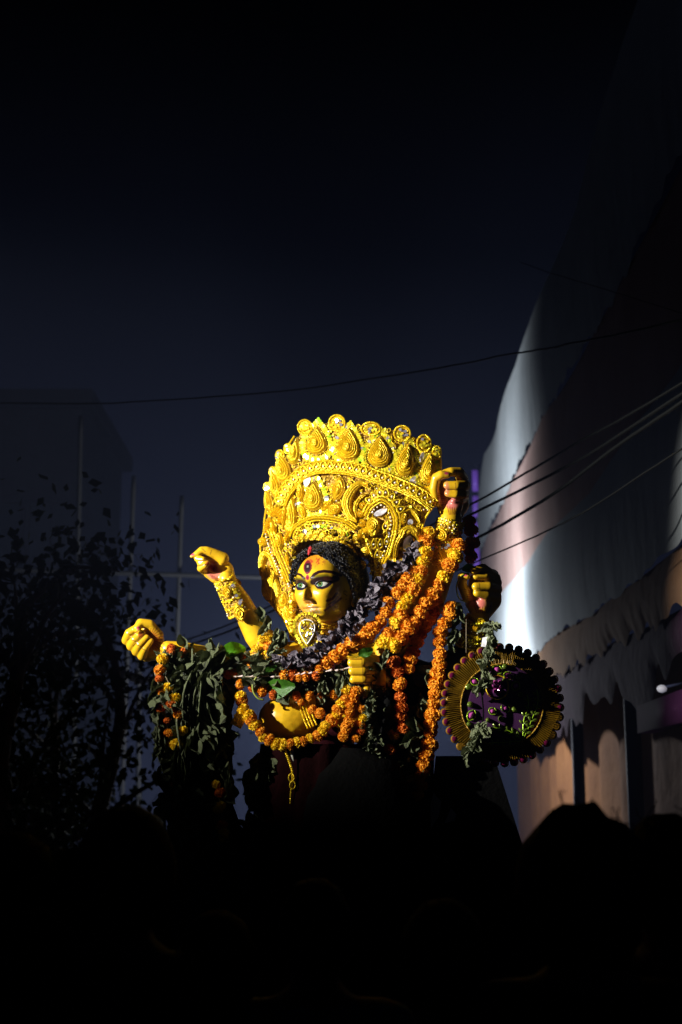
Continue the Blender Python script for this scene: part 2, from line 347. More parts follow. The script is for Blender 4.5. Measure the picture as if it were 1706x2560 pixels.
# trees on the left
BARK = mat('bark', (0.06, 0.045, 0.03), 0.9, 0, 0.8, 12)
TLEAF = mat('tree_leaf', (0.03, 0.04, 0.006), 0.9, vscale=3, var2=(0.012, 0.02, 0.004), spec=0.15, trans=0.08)
def tree(pxs, Y, h, label, seed, n_leaf, spread, base_h, lean=0.0, ls=0.06):
    rs = np.random.RandomState(seed); b = AT(pxs, 2050, Y); b[2] = 0
    t = thing('street_tree', label, 'tree', b, 'trees at the left edge')
    P = np.array([b + (lean * k / 7 + rs.uniform(-.06, .06), rs.uniform(-.06, .06), h * .75 * k / 7) for k in range(8)])
    mb = MB(); V, Fc = tube(spline(P, 24), np.linspace(.11, .03, 24), 9); mb.add(V, Fc)
    tips = []
    for k in range(16):
        s = P[rs.randint(2, 8)]; a = rs.uniform(0, 6.28); e = s + np.array([math.cos(a) * spread * rs.uniform(.4, 1), math.sin(a) * spread * rs.uniform(.4, 1), rs.uniform(-.1, .9)])
        m_ = (s + e) / 2 + (0, 0, .12); Q = spline([s, m_, e], 9); V, Fc = tube(Q, np.linspace(.026, .006, 9), 5); mb.add(V, Fc); tips += [Q[4], Q[6], Q[8]]
    mb.build('trunk', BARK, t)
    n = n_leaf; tips = np.array(tips); c = tips[rs.randint(0, len(tips), n)] + rs.randn(n, 3) * np.array([.22, .22, .24])
    c = c[c[:, 2] > base_h]; n = len(c)
    d1 = rs.randn(n, 3); d1[:, 2] -= .7; d1 /= np.linalg.norm(d1, axis=1, keepdims=True); d2 = np.cross(d1, rs.randn(n, 3)); d2 /= np.linalg.norm(d2, axis=1, keepdims=True)
    L_ = (ls * rs.uniform(.6, 1.5, n))[:, None]
    V = np.stack([c, c + d1 * L_ * .45 + d2 * L_ * .36, c + d1 * L_ * 1.1, c + d1 * L_ * .45 - d2 * L_ * .36], 1).reshape(-1, 3)
    o = part('crown', V, [(4 * k, 4 * k + 1, 4 * k + 2, 4 * k + 3) for k in range(n)], TLEAF, t, False); o['kind'] = 'stuff'
tree(20, 8.0, 3.7, 'dim leafy street tree at the very left edge of the scene', 3, 3200, .75, 1.4)
tree(215, 10.5, 3.7, 'sparse dim tree behind the flag string, right of the leafy edge tree', 4, 2600, 0.9, 1.0, .2)
tree(120, 12.0, 3.3, 'low dark tree between the edge tree and the sparse one', 8, 2600, 1.0, 1.0)

# street lamp behind the idol; hood added and tilted to darken the near wall
HOUS = mat('black_lamp_housing', (0.02, 0.02, 0.02), 0.4)
fl = thing('street_lamp', 'street lamp on a black post hidden behind the idol', 'street lamp', (LAMP[0], LAMP[1], 0))
a = np.linspace(0, 2 * math.pi, 28, endpoint=False); prof = [(.26, .20), (.17, .30), (.06, .38), (.02, .40)]
hood = Vector((-0.12, -0.88, 0.46)).to_track_quat('Z', 'Y').to_matrix()
part('shade', np.concatenate([np.stack([r_ * np.cos(a), r_ * np.sin(a), z + 0 * a], 1) for r_, z in prof]) @ np.array(hood).T + np.array(LAMP), gridfaces(4, 28, True) + [tuple(84 + j for j in range(28))], HOUS, fl)
V, Fc = tube(spline([(LAMP[0], LAMP[1] + .5, 0), (LAMP[0], LAMP[1] + .5, LAMP[2] + .3), (LAMP[0], LAMP[1] + .3, LAMP[2] + .52), (LAMP[0], LAMP[1], LAMP[2] + .40)], 30), .035, 8); part('post', V, Fc, HOUS, fl)

# ------------------------------------------------------------------ haze
hm = bpy.data.materials.new('haze'); hm.use_nodes = True; n = hm.node_tree.nodes; n.remove(n['Principled BSDF'])
pv = n.new('ShaderNodeVolumePrincipled'); pv.inputs['Color'].default_value = (0.45, 0.55, 0.95, 1); pv.inputs['Density'].default_value = 0.0030; pv.inputs['Anisotropy'].default_value = 0.0
hm.node_tree.links.new(pv.outputs[0], n['Material Output'].inputs['Volume'])
V, Fc = box((0, 26, 5.5), (70, 80, 13)); hz_ = part('haze', V, Fc, hm, None, False); hz_['kind'] = 'stuff'
# ------------------------------------------------------------------ the idol: body with arms and fists, grown as one surface
IDOL = PW((800, 2560, -20)); IDOL[2] = 0.86
idol = thing('goddess_idol', 'yellow painted clay goddess idol with many raised arms and solemn face', 'idol', IDOL)
def cap(a, b, ra, rb, n=28):
    a, b = np.array(a, float), np.array(b, float); ax = b - a; L = np.linalg.norm(ax); ax = ax / (L + 1e-9)
    t = np.array([0., 0, 1.]) if abs(ax[2]) < .9 else np.array([1., 0, 0]); u = np.cross(ax, t); u /= np.linalg.norm(u); v = np.cross(ax, u)
    prof = [(-ra * math.cos(q), ra * math.sin(q)) for q in np.linspace(0.12, math.pi / 2, 5)] + [(L + rb * math.sin(q), rb * math.cos(q)) for q in np.linspace(0, math.pi / 2 - .12, 5)]
    V = [a + ax * h + r_ * (math.cos(k) * u + math.sin(k) * v) for h, r_ in prof for k in np.linspace(0, 2 * math.pi, n, endpoint=False)]
    m = len(prof); Fc = gridfaces(m, n, True) + [tuple(range(n))[::-1], tuple((m - 1) * n + j for j in range(n))]
    return np.array(V), Fc
BODY = MB()
def chain(*pts):                       # joints (x, y, depth, radius)
    for p, q in zip(pts[:-1], pts[1:]):
        V, Fc = cap(p[:3], q[:3], p[3], q[3]); BODY.add(V, Fc)
def blob(x, y, d, rx, ry, rd):
    BODY.add(ICO3[0] * np.array([rx, ry, rd]) + np.array([x, y, d]), ICO3[1])
# trunk
chain((818, 1530, -6, 33), (812, 1600, -14, 36), (806, 1640, -30, 60))
blob(805, 1715, -40, 118, 95, 78); blob(795, 1850, -40, 92, 110, 64)
blob(722, 1796, 18, 76, 58, 52); blob(862, 1790, 18, 68, 58, 52)
chain((700, 1650, -25, 46), (930, 1655, -25, 50))
chain((790, 1900, -40, 88), (800, 2060, -40, 120), (800, 2500, -40, 150))
# arms
chain((566, 1446, 28, 19), (602, 1506, 18, 27), (645, 1590, 0, 33), (705, 1650, -20, 46))
chain((420, 1622, 34, 20), (452, 1628, 28, 25), (600, 1668, 4, 36), (700, 1660, -20, 46))
chain((1128, 1293, 22, 27), (1112, 1400, 18, 33), (1068, 1515, 4, 40), (960, 1650, -24, 50))
chain((1202, 1538, 24, 24), (1172, 1630, 12, 33), (1080, 1700, -4, 40), (950, 1665, -24, 48))
chain((950, 1690, 62, 22), (985, 1712, 26, 34), (960, 1690, -20, 50))
# upper right fist
chain((1090, 1254, 26, 14.5), (1086, 1221, 42, 12.5), (1091, 1194, 52, 12), (1104, 1187, 58, 11.5), (1119, 1188, 58, 8.5))
chain((1156, 1197, 2, 16), (1149, 1181, 30, 13), (1128, 1180, 44, 12), (1112, 1182, 46, 9))
chain((1161, 1214, 2, 16), (1160, 1213, 38, 13), (1142, 1214, 54, 12), (1119, 1213, 55, 10.5))
chain((1160, 1232, 2, 15), (1157, 1236, 36, 12.5), (1139, 1235, 51, 11.5), (1121, 1233, 52, 10))
chain((1157, 1248, 0, 14), (1150, 1254, 28, 10), (1135, 1252, 36, 9))
chain((1154, 1202, -10, 18), (1150, 1262, -8, 24), (1128, 1290, 16, 26)); chain((1110, 1258, 6, 20), (1118, 1276, 12, 23)); chain((1136, 1266, 20, 22), (1128, 1285, 18, 25)); chain((1112, 1215, -8, 16), (1112, 1260, -4, 20))
# lower right fist
chain((1170, 1495, 26, 14.5), (1156, 1463, 40, 12.5), (1156, 1442, 50, 11.5), (1168, 1441, 54, 8.5))
chain((1236, 1446, 2, 17), (1208, 1421, 36, 12.5), (1184, 1427, 54, 10))
chain((1240, 1457, 4, 16), (1214, 1440, 40, 11.5), (1190, 1441, 50, 9))
chain((1241, 1473, 4, 16), (1221, 1467, 44, 13), (1190, 1466, 55, 10.5))
chain((1240, 1492, 4, 15), (1217, 1488, 42, 12.5), (1193, 1482, 53, 10.5))
chain((1230, 1442, -10, 20), (1228, 1500, -8, 27), (1203, 1533, 16, 25)); chain((1207, 1508, 20, 25), (1203, 1532, 18, 24)); chain((1184, 1508, 10, 21), (1200, 1530, 14, 23)); chain((1190, 1450, -10, 17), (1186, 1500, -6, 20))
# upper left hand, first finger stretched to the left
chain((557, 1396, 20, 16.5), (538, 1385, 26, 12.5), (517, 1376.5, 30, 11), (505, 1376, 31, 10), (494, 1384, 33, 8.5), (479, 1391, 34, 4.5))
chain((532, 1402, 4, 12), (503, 1396, 20, 9), (494, 1397, 32, 8.5), (508, 1398, 42, 7))
chain((530, 1418, 4, 12), (502, 1407, 34, 10), (518, 1409, 46, 8.2))
chain((526, 1432, 8, 13), (502, 1421, 36, 9.5), (514, 1413, 48, 8.5))
chain((520, 1434, 20, 11), (539, 1445, 20, 14), (555, 1440, 18, 17))
chain((545, 1400, 0, 17), (564, 1424, 2, 21), (570, 1452, 24, 20)); chain((548, 1414, 16, 12), (556, 1434, 16, 16)); chain((520, 1408, -2, 13), (545, 1436, 0, 15)); chain((510, 1425, 2, 11), (540, 1440, 6, 13))
# lower left fist
chain((397, 1587, 26, 13), (375, 1562, 36, 13), (352, 1558, 42, 12), (342, 1570, 50, 9), (347, 1578, 53, 7))
chain((316, 1601, 20, 12), (323, 1583, 40, 11.5), (342, 1569, 42, 9))
chain((328, 1616, 22, 12), (337, 1599, 46, 11), (356, 1583, 46, 8.5))
chain((341, 1629, 24, 12), (350, 1611, 48, 11), (367, 1594, 47, 8))
chain((355, 1640, 24, 12), (363, 1621, 46, 10.5), (378, 1602, 45, 7.5))
chain((330, 1600, 0, 19), (368, 1638, 2, 17), (420, 1624, 24, 20)); chain((391, 1622, 8, 24), (393, 1597, 6, 18), (368, 1575, 10, 16)); chain((380, 1635, 16, 15), (412, 1624, 20, 20))
# middle fist hanging before the chest
chain((936, 1650, 74, 14), (902, 1640, 96, 12), (873, 1639, 104, 10.5), (857, 1636, 104, 6.5))
chain((930, 1658, 72, 15), (906, 1657, 104, 12.5), (879, 1657, 107, 10.5))
chain((931, 1677, 72, 15), (908, 1679, 106, 12.5), (881, 1678, 108, 10.5))
chain((930, 1697, 72, 14), (909, 1699, 104, 12), (884, 1699, 105, 10.5))
chain((924, 1712, 76, 12), (917, 1724, 96, 9), (914, 1742, 99, 5))
chain((926, 1662, 58, 20), (930, 1690, 58, 22), (950, 1694, 60, 22)); chain((898, 1660, 58, 16), (902, 1695, 58, 18))

V = PW(np.concatenate(BODY.V)); me = mesh('body', V, BODY.F, SKIN)
tmp = bpy.data.objects.new('grow', me); COL.objects.link(tmp)
md = tmp.modifiers.new('remesh', 'REMESH'); md.mode = 'VOXEL'; md.voxel_size = 0.0026
ms = tmp.modifiers.new('smooth', 'SMOOTH'); ms.factor = 0.5; ms.iterations = 6
dg = bpy.context.evaluated_depsgraph_get(); em = bpy.data.meshes.new_from_object(tmp.evaluated_get(dg)); bpy.data.objects.remove(tmp)
BV = np.zeros(len(em.vertices) * 3); em.vertices.foreach_get('co', BV); BV = BV.reshape(-1, 3)
BN = np.zeros(len(em.vertices) * 3); em.vertices.foreach_get('normal', BN); BN = BN.reshape(-1, 3)
BF = [list(p.vertices) for p in em.polygons]
def topix(Wd):
    q = Wd - EYE; fwd = q[:, 1] * cp + q[:, 2] * sp; up = -q[:, 1] * sp + q[:, 2] * cp
    return np.stack([853 + F * q[:, 0] / fwd, 1280 - F * up / fwd, (5.0 - Wd[:, 1]) / S], 1)
BP = topix(BV)
def sst(a, b, x): t = np.clip((x - a) / (b - a), 0, 1); return t * t * (3 - 2 * t)
def dline(P, pts):                        # distance to a polyline
    pts = np.asarray(pts, float); d = np.full(len(P), 1e9)
    for a, b in zip(pts[:-1], pts[1:]):
        ab = b - a; t = np.clip(((P - a) @ ab) / (ab @ ab + 1e-9), 0, 1); d = np.minimum(d, np.linalg.norm(P - (a + t[:, None] * ab), axis=1))
    return d
def mixc(c, col, k): return c * (1 - k[:, None]) + np.array(col) * k[:, None]
YS = (0.72, 0.43, 0.012)
pc = np.tile(np.array(YS), (len(BV), 1))
PINK = (0.62, 0.17, 0.13); HENNA = (0.20, 0.02, 0.012)
def pinkpatch(c, r_, k=1.0, col=PINK):
    global pc
    d_ = np.linalg.norm((BP - np.array(c)) / np.array(r_), axis=1); pc = mixc(pc, col, (1 - sst(0.55, 1.1, d_)) * k)
pinkpatch((1131, 1258, 42), (24, 18, 30)); pinkpatch((1112, 1235, 25), (13, 40, 30), .8); pinkpatch((1117, 1222, 58), (9, 22, 20), .7)
pinkpatch((1197, 1508, 44), (24, 18, 30)); pinkpatch((1180, 1485, 25), (13, 40, 26), .8)
pinkpatch((535, 1432, 30), (22, 20, 26), .9); pinkpatch((528, 1415, 28), (20, 20, 40), 1, (0.3, 0.03, 0.02)); pinkpatch((522, 1410, 50), (8, 8, 14), 1, (0.30, 0.03, 0.02))
pinkpatch((382, 1598, 20), (26, 32, 34), .8, (0.36, 0.10, 0.01)); pinkpatch((352, 1587, 52), (8, 9, 16), .8, (0.42, 0.05, 0.02))
def strokes(lines, wd, col, k=0.8):
    global pc
    for l in lines: pc = mixc(pc, col, (1 - sst(wd * .4, wd, dline(BP[:, :2], l))) * k * (BP[:, 2] > -5))
hen = []
for i in range(7): hen.append([(1119 + i * 6, 1270 - abs(i - 3) * 1.5), (1124 + i * 3.4, 1286)])
for i in range(6): hen.append([(1094 + i * 1.2, 1232 + i * 6), (1108 + i * 1.5, 1237 + i * 5)])
for i in range(7): hen.append([(1186 + i * 7, 1518 - abs(i - 3) * 1.5), (1193 + i * 4.5, 1532)])
for i in range(6): hen.append([(1162 + i * 2, 1473 + i * 6), (1177 + i * 2, 1479 + i * 4.5)])
for i in range(6): hen.append([(527 + i * 4.5, 1437 + i * 2.2), (531 + i * 4.2, 1446 + i * 1.8)])
for i in range(12):
    a = -1.9 + i * .3; hen.append([(378 + 10 * math.cos(a), 1600 + 14 * math.sin(a)), (386 + 26 * math.cos(a), 1604 + 34 * math.sin(a))])
strokes(hen, 1.9, HENNA, .8)
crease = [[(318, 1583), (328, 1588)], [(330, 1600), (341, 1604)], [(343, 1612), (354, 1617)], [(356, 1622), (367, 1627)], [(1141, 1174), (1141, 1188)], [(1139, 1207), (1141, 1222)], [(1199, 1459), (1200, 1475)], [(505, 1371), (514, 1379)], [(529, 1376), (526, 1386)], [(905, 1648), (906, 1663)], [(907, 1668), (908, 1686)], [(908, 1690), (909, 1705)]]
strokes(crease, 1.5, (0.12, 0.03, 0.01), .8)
finger_shade = [[(1112, 1198), (1150, 1198)], [(1118, 1224), (1158, 1224)], [(1122, 1244), (1152, 1245)], [(1184, 1434), (1212, 1431)], [(1190, 1455), (1225, 1454)], [(1190, 1477), (1222, 1477)], [(872, 1648), (905, 1648)], [(875, 1668), (932, 1667)], [(880, 1688), (932, 1687)], [(885, 1707), (926, 1706)], [(320, 1600), (348, 1574)], [(334, 1615), (361, 1588)], [(347, 1628), (372, 1598)], [(497, 1402), (516, 1402)], [(497, 1414), (515, 1411)]]
strokes(finger_shade, 2.2, (0.14, 0.045, 0.006), .85)  # crease darkness painted into the skin between the fingers
def nail(c, r_, rad=(7, 5, 12)):
    pinkpatch(c, rad, 1, (0.55, 0.06, 0.12))
nail((1117, 1183, 66), 0, (7, 4.5, 12)); nail((1164, 1438, 60), 0, (6, 4, 12)); nail((481, 1386, 38), 0, (7, 4, 14)); nail((346, 1570, 58), 0, (5, 5, 9)); nail((857, 1634, 108), 0, (6, 4, 10)); nail((914, 1744, 100), 0, (5, 5, 12))
# dark lotus painted on the raised left arm, blouse over the chest
pinkpatch((641, 1528, 20), (5.5, 6, 40), 1, (0.01, 0.01, 0.04)); strokes([[(643, 1532), (650, 1545), (652, 1552)]], 1.4, (.01, .01, .03)); 
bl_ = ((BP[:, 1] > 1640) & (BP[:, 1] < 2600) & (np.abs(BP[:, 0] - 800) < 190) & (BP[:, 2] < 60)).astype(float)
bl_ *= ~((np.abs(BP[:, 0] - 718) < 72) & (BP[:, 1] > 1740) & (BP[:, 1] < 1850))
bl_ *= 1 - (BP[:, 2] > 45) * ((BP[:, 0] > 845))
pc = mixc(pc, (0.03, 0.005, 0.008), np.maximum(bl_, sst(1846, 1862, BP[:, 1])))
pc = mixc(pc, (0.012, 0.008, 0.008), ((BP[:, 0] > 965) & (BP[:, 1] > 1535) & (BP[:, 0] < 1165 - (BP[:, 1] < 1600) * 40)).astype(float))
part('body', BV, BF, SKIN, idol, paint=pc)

# ------------------------------------------------------------------ head
HA = R(33); HC = np.array([813.0, 1468.0, 12.0])
ca, sa = math.cos(HA), math.sin(HA)
HROLL = R(3)
def hloc(u, v, wd):                     # head frame (right, up, forward) -> photograph pixels and depth
    u2 = u * math.cos(HROLL) - v * math.sin(HROLL); v2 = u * math.sin(HROLL) + v * math.cos(HROLL)
    return np.stack([HC[0] + u2 * ca - wd * sa, HC[1] - v2, HC[2] + u2 * sa + wd * ca], -1)
def gs(x, s): return np.exp(-0.5 * (x / s) ** 2)
def features(u, v):
    h = 0
    for s in (-1, 1):
        h = h - 7.5 * gs(u - s * 30, 14) * gs(v - 6, 9) + 2.5 * gs(u - s * 28, 16) * gs(v - 24, 5) + 9.0 * gs(u - s * 44, 15) * gs(v + 22, 18) + 5.0 * gs(u - s * 34, 14) * gs(v + 54, 12)
        h = h + 8.5 * gs(u - s * 9.5, 4.6) * gs(v + 32, 5.0) - 2.5 * gs(u - s * 21, 5) * gs(v + 54, 5)
    nose_h = np.interp(v, [-44, -39, -35.5, -32, -26, -10, 6, 16, 26], [0, 1, 10, 27, 30, 21, 12, 6, 0])
    nose_w = np.interp(v, [-40, -30, -10, 20], [7.0, 6.2, 4.6, 5.0])
    h = h + nose_h * gs(u, nose_w)
    h = h + 6.5 * gs(u, 11.5) * gs(v + 48.5, 3.6) + 8.0 * gs(u, 11) * gs(v + 59, 4.6) - 4.0 * gs(u, 15) * gs(v + 53.3, 1.5) - 2.2 * gs(u, 2.2) * gs(v + 42, 4) - 3.0 * gs(u, 14) * gs(v + 67, 3)
    h = h + 9.0 * gs(u, 15) * gs(v + 79, 9) + 2 * gs(u, 30) * gs(v - 45, 20)
    return h
NA, NE = 300, 230
az = np.linspace(-math.pi, math.pi, NA, endpoint=False); el = np.linspace(-math.pi / 2, math.pi / 2, NE)
E_, A_ = np.meshgrid(el, az, indexing='ij')
def ellip(A_, E_, k=1.0):
    sq = np.abs(np.cos(E_)) ** 0.85
    pw = lambda x: np.sign(x) * np.abs(x) ** .86
    return np.stack([66 * k * pw(np.sin(A_)) * sq, 87 * k * np.sin(E_), 79 * k * pw(np.cos(A_)) * sq * np.where(np.cos(A_) < 0, 1.05, 1)], -1)
Q = ellip(A_, E_); front = sst(-0.05, 0.35, np.cos(A_) * np.cos(E_))
h = features(Q[..., 0], Q[..., 1]) * front
Q[..., 2] += h * 0.94; Q[..., 0] += 0.0
HP = hloc(Q[..., 0], Q[..., 1], Q[..., 2]).reshape(-1, 3); hq = Q.reshape(-1, 3); fr = front.ravel()
u, v = hq[:, 0], hq[:, 1]
hc = np.tile(np.array(YS), (len(HP), 1)); P2 = HP[:, :2]
vis = (fr > 0.02)
nz = np.array([mnoise.noise(Vector((p[0] * .11, p[1] * .11, 3.1))) for p in P2]); nz2 = np.array([mnoise.noise(Vector((p[0] * .3, p[1] * .3, 9.1))) for p in P2])
def pt(col, k):
    global hc
    hc = mixc(hc, col, np.clip(k, 0, 1) * vis)
DK = (0.02, 0.004, 0.006)
pt((0.74, 0.22, 0.015), (1 - sst(6, 26, np.hypot((P2[:, 0] - 782) / 1.3, P2[:, 1] - 1402))) * .85)          # orange powder under the parting
pt((0.34, 0.03, 0.02), (1 - sst(8, 22, np.hypot((P2[:, 0] - 792) / 1.4, P2[:, 1] - 1402))) * sst(-.05, .35, nz2 + nz) * .85)
pt((0.70, 0.28, 0.06), (1 - sst(10, 32, np.hypot((P2[:, 0] - 766), (P2[:, 1] - 1516) / 1.2))) * .55)        # flushed mouth corner
pt((0.55, 0.17, 0.012), (1 - sst(10, 30, np.hypot((P2[:, 0] - 833), (P2[:, 1] - 1478) / 1.3))) * sst(-.2, .5, nz) * .3)
LIP = (0.50, 0.10, 0.05)
lipm = (np.abs(v + 53.5) < (9.5 - 3.0 * (np.abs(u) / 20) ** 2 * 3) * (np.abs(u) < 20)) & vis
pt((0.55, 0.20, 0.05), lipm * (0.55 + .4 * nz2))
pt((0.62, 0.52, 0.34), (1 - sst(8, 17, np.hypot((P2[:, 0] - 785) / 1.4, P2[:, 1] - 1527))) * sst(.0, .3, nz2) * .9)   # smeared sweet on the lips
# eye shadow, brows, kohl
lb = [(736, 1437), (744, 1434.5), (752, 1437), (761, 1445.5)]; rb = [(779, 1445), (786, 1436), (797, 1430), (811, 1428), (830, 1430), (853, 1438)]
pt((0.16, 0.13, 0.005), 1 - sst(6, 14, dline(P2, [(742, 1452), (757, 1453)]))); pt((0.16, 0.13, 0.005), 1 - sst(5, 13, dline(P2, [(790, 1445), (815, 1443)])))
pt((0.03, 0.012, 0.008), 1 - sst(5, 10, dline(P2, [(735, 1459), (745, 1455), (757, 1457), (764, 1462)]))); pt((0.025, 0.010, 0.008), 1 - sst(5.5, 10, dline(P2, [(783, 1455), (795, 1450), (812, 1448), (832, 1450), (842, 1446)])))
pt((0.06, 0.015, 0.005), .6 - .6 * sst(3, 9, dline(P2, [(815, 1446), (838, 1447)])))
pt(DK, 1 - sst(2.3, 3.8, dline(P2, lb))); pt(DK, 1 - sst(3.0, 4.6, dline(P2, rb)))
pt((0.008, 0.006, 0.02), 1 - sst(3.2, 5, dline(P2, [(742, 1464), (746, 1472), (756, 1472), (764, 1467)]))); pt((0.008, 0.006, 0.02), 1 - sst(3.0, 4.8, dline(P2, [(789, 1460), (795, 1468), (806, 1469.5), (818, 1465), (828, 1457)])))
for i in range(13):
    a = 794 + i * 2.7; b_ = 1471.5 - .9 * max(0, i - 4); pt(DK, (1 - sst(.35, .85, dline(P2, [(a, b_ - 4), (a + 1.2 + .1 * i, b_ + 2.6)]))) * .9)
# third eye, bindi
ey = np.hypot((P2[:, 0] - 769.5 - (P2[:, 1] - 1418) * -.06) / (10.5 * np.sqrt(np.clip(1 - ((P2[:, 1] - 1418) / 18.5) ** 2, 1e-4, 1)) ** 1.6), 0); inside = np.abs(P2[:, 1] - 1418) < 18
pt((0.17, 0.012, 0.02), (1 - sst(.9, 1.08, ey)) * inside); pt((0.02, 0.008, 0.012), (1 - sst(.55, .75, ey)) * (np.abs(P2[:, 1] - 1419) < 11)); pt((0.28, 0.26, 0.18), (1 - sst(.1, .3, ey)) * (np.abs(P2[:, 1] - 1416) < 3))
pt((0.12, 0.02, 0.01), (1 - sst(.5, 1.1, dline(P2, [(780, 1412), (779, 1422), (773, 1433)]))))
pt((0.26, 0.006, 0.04), 1 - sst(.75, 1.05, np.hypot((P2[:, 0] - 769.3) / 5.0, (P2[:, 1] - 1443.5) / 7.5)))
# vermilion strokes and the painted curl on the cheek
BR = (0.10, 0.007, 0.004)
pt(BR, (1 - sst(2.6, 4.0, dline(P2, [(818, 1502), (832, 1497), (842, 1484)]))) * .95); pt(BR, (1 - sst(1.9, 3.2, dline(P2, [(812, 1526), (832, 1512), (853, 1496)]))) * .95); pt(BR, (1 - sst(1.4, 3, dline(P2, [(822, 1512), (838, 1502), (845, 1492)]))) * .8); pt((.3, .05, .006), (1 - sst(3, 9, dline(P2, [(828, 1484), (836, 1472), (842, 1464)]))) * .3)
pt(DK, 1 - sst(.55, 1.2, dline(P2, spline([(876, 1483), (871, 1487), (868, 1480), (862, 1477), (860, 1483), (867, 1489), (869, 1495), (865, 1499)], 30))))
head = part('head', PW(HP), gridfaces(NE, NA, True), SKIN, idol, paint=hc)
# eyes: domed almonds with painted iris
from mathutils.bvhtree import BVHTree
hb = BVHTree.FromPolygons(HP.tolist(), gridfaces(NE, NA, True))
def on_head(x, y, up=0.0):
    hit = hb.ray_cast(Vector((x, y, 300)), Vector((0, 0, -1)))
    return np.array([x, y, (hit[0].z if hit[0] else 0) + up])
def eye(cx, cy, wd, ht, iris, ir, slant):
    V, C = [], []; NR, NT = 16, 44
    for i in range(NR + 1):
        r_ = i / NR
        for j in range(NT):
            a = 2 * math.pi * j / NT; x = math.cos(a); y = math.sin(a) * (abs(math.sin(a)) ** .35)
            X = cx + wd * r_ * x; Y = cy + (ht * (1.1 if math.sin(a) < 0 else .9)) * r_ * y + slant * wd * r_ * x
            V.append(on_head(X, Y, .4 + 2.6 * (1 - r_ * r_)))
            d_ = math.hypot(X - iris[0], (Y - iris[1]) * .95); c = np.array((.44, .44, .38))
            if d_ < ir: c = np.array((0.015, .13, .065)) if d_ > ir * .55 else np.array((.20, .20, .02))
            if d_ > ir * .88 and d_ < ir: c = np.array((0.01, .04, .03))
            if d_ < ir * .4: c = np.array((.004, .004, .004))
            if r_ > .93: c = np.array((.02, .006, .01))
            C.append(c)
    part('eye', PW(np.array(V)), gridfaces(NR + 1, NT, True), EYEM, head, paint=np.array(C))
eye(753.0, 1464.5, 11.0, 6.2, (751.0, 1463.2), 6.2, .05)
eye(806.0, 1461.0, 15.5, 6.6, (800.5, 1459.4), 7.0, -.16)
for L_ in ([(740.5, 1464), (745, 1457), (753, 1455.5), (760, 1459), (765, 1466)], [(788, 1463), (794, 1454.5), (805, 1451.5), (817, 1453), (832, 1451)]):
    P = np.array([on_head(x, y, 1.2) for x, y in spline(L_, 24)]); V, Fc = tube(P, np.r_[np.linspace(1.0, 2.9, 12), np.linspace(2.9, .8, 12)], 7); part('eyelid', PW(V), Fc, mat('kohl_paint', (0.012, 0.006, 0.008), 0.3), head)
# ear
V = ICO2[0] * np.array([7, 17, 12]) + np.array([886, 1480, 30.]); part('ear', PW(V), ICO2[1], SKIN, head, paint=np.tile(np.array(YS), (len(V), 1)))
# hair: shell + curls
def in_poly(P, poly):
    poly = np.asarray(poly, float); x, y = P[:, 0], P[:, 1]; c = np.zeros(len(P), bool); j = len(poly) - 1
    for i in range(len(poly)):
        xi, yi = poly[i]; xj, yj = poly[j]
        c ^= ((yi > y) != (yj > y)) & (x < (xj - xi) * (y - yi) / (yj - yi + 1e-12) + xi); j = i
    return c
FACEP = [(736, 1460), (738, 1430), (747, 1400), (763, 1386), (779, 1382), (808, 1393), (831, 1408), (850, 1431), (864, 1444), (875, 1462), (882, 1495), (880, 1530), (860, 1580), (740, 1580), (700, 1480)]
NA2, NE2 = 150, 110
A2, E2 = np.meshgrid(np.linspace(-math.pi, math.pi, NA2, endpoint=False), np.linspace(-math.pi / 2, math.pi / 2, NE2), indexing='xy')
Qh = ellip(A2, E2, 1.0); lf_ = sst(-10, 10, Qh[..., 0])[..., None]; Qh *= np.array([1.07, 1.25, 1.07]) * (1 - lf_) + np.array([1.19, 1.27, 1.15]) * lf_; bulk = sst(.0, 1.0, -np.cos(A2)) ; Qh[..., 0] += 10 * sst(0, 1, np.sin(A2)); Qh[..., 2] -= 6
Hh = hloc(Qh[..., 0], Qh[..., 1], Qh[..., 2]).reshape(-1, 3)
nn = np.array([mnoise.noise(Vector(p * .09)) + .6 * mnoise.noise(Vector(p * .22)) for p in Hh])
cen = hloc(0, 0, 0); dv = Hh - cen; dv /= np.linalg.norm(dv, axis=1, keepdims=True); Hh = Hh + dv * nn[:, None] * 5
ff = gridfaces(NE2, NA2, True); fcn = np.array([Hh[f].mean(0) for f in map(list, ff)])
qf = np.array([Qh.reshape(-1, 3)[list(f)].mean(0) for f in ff])
drop = (in_poly(fcn[:, :2], FACEP) & (fcn[:, 2] > 0)) | ((qf[:, 2] > -10) & (qf[:, 1] < -45)) | (qf[:, 1] < -80) | ((qf[:, 0] < -5) & (qf[:, 1] < 5))
keep = [f for f, k in zip(ff, drop) if not k]
hair = part('hair', PW(Hh), keep, HAIR, idol)
mb = MB(); kc = fcn[~drop]; kn = kc - cen; kn /= np.linalg.norm(kn, axis=1, keepdims=True)
vis_i = np.where((kc[:, 2] > -40))[0]
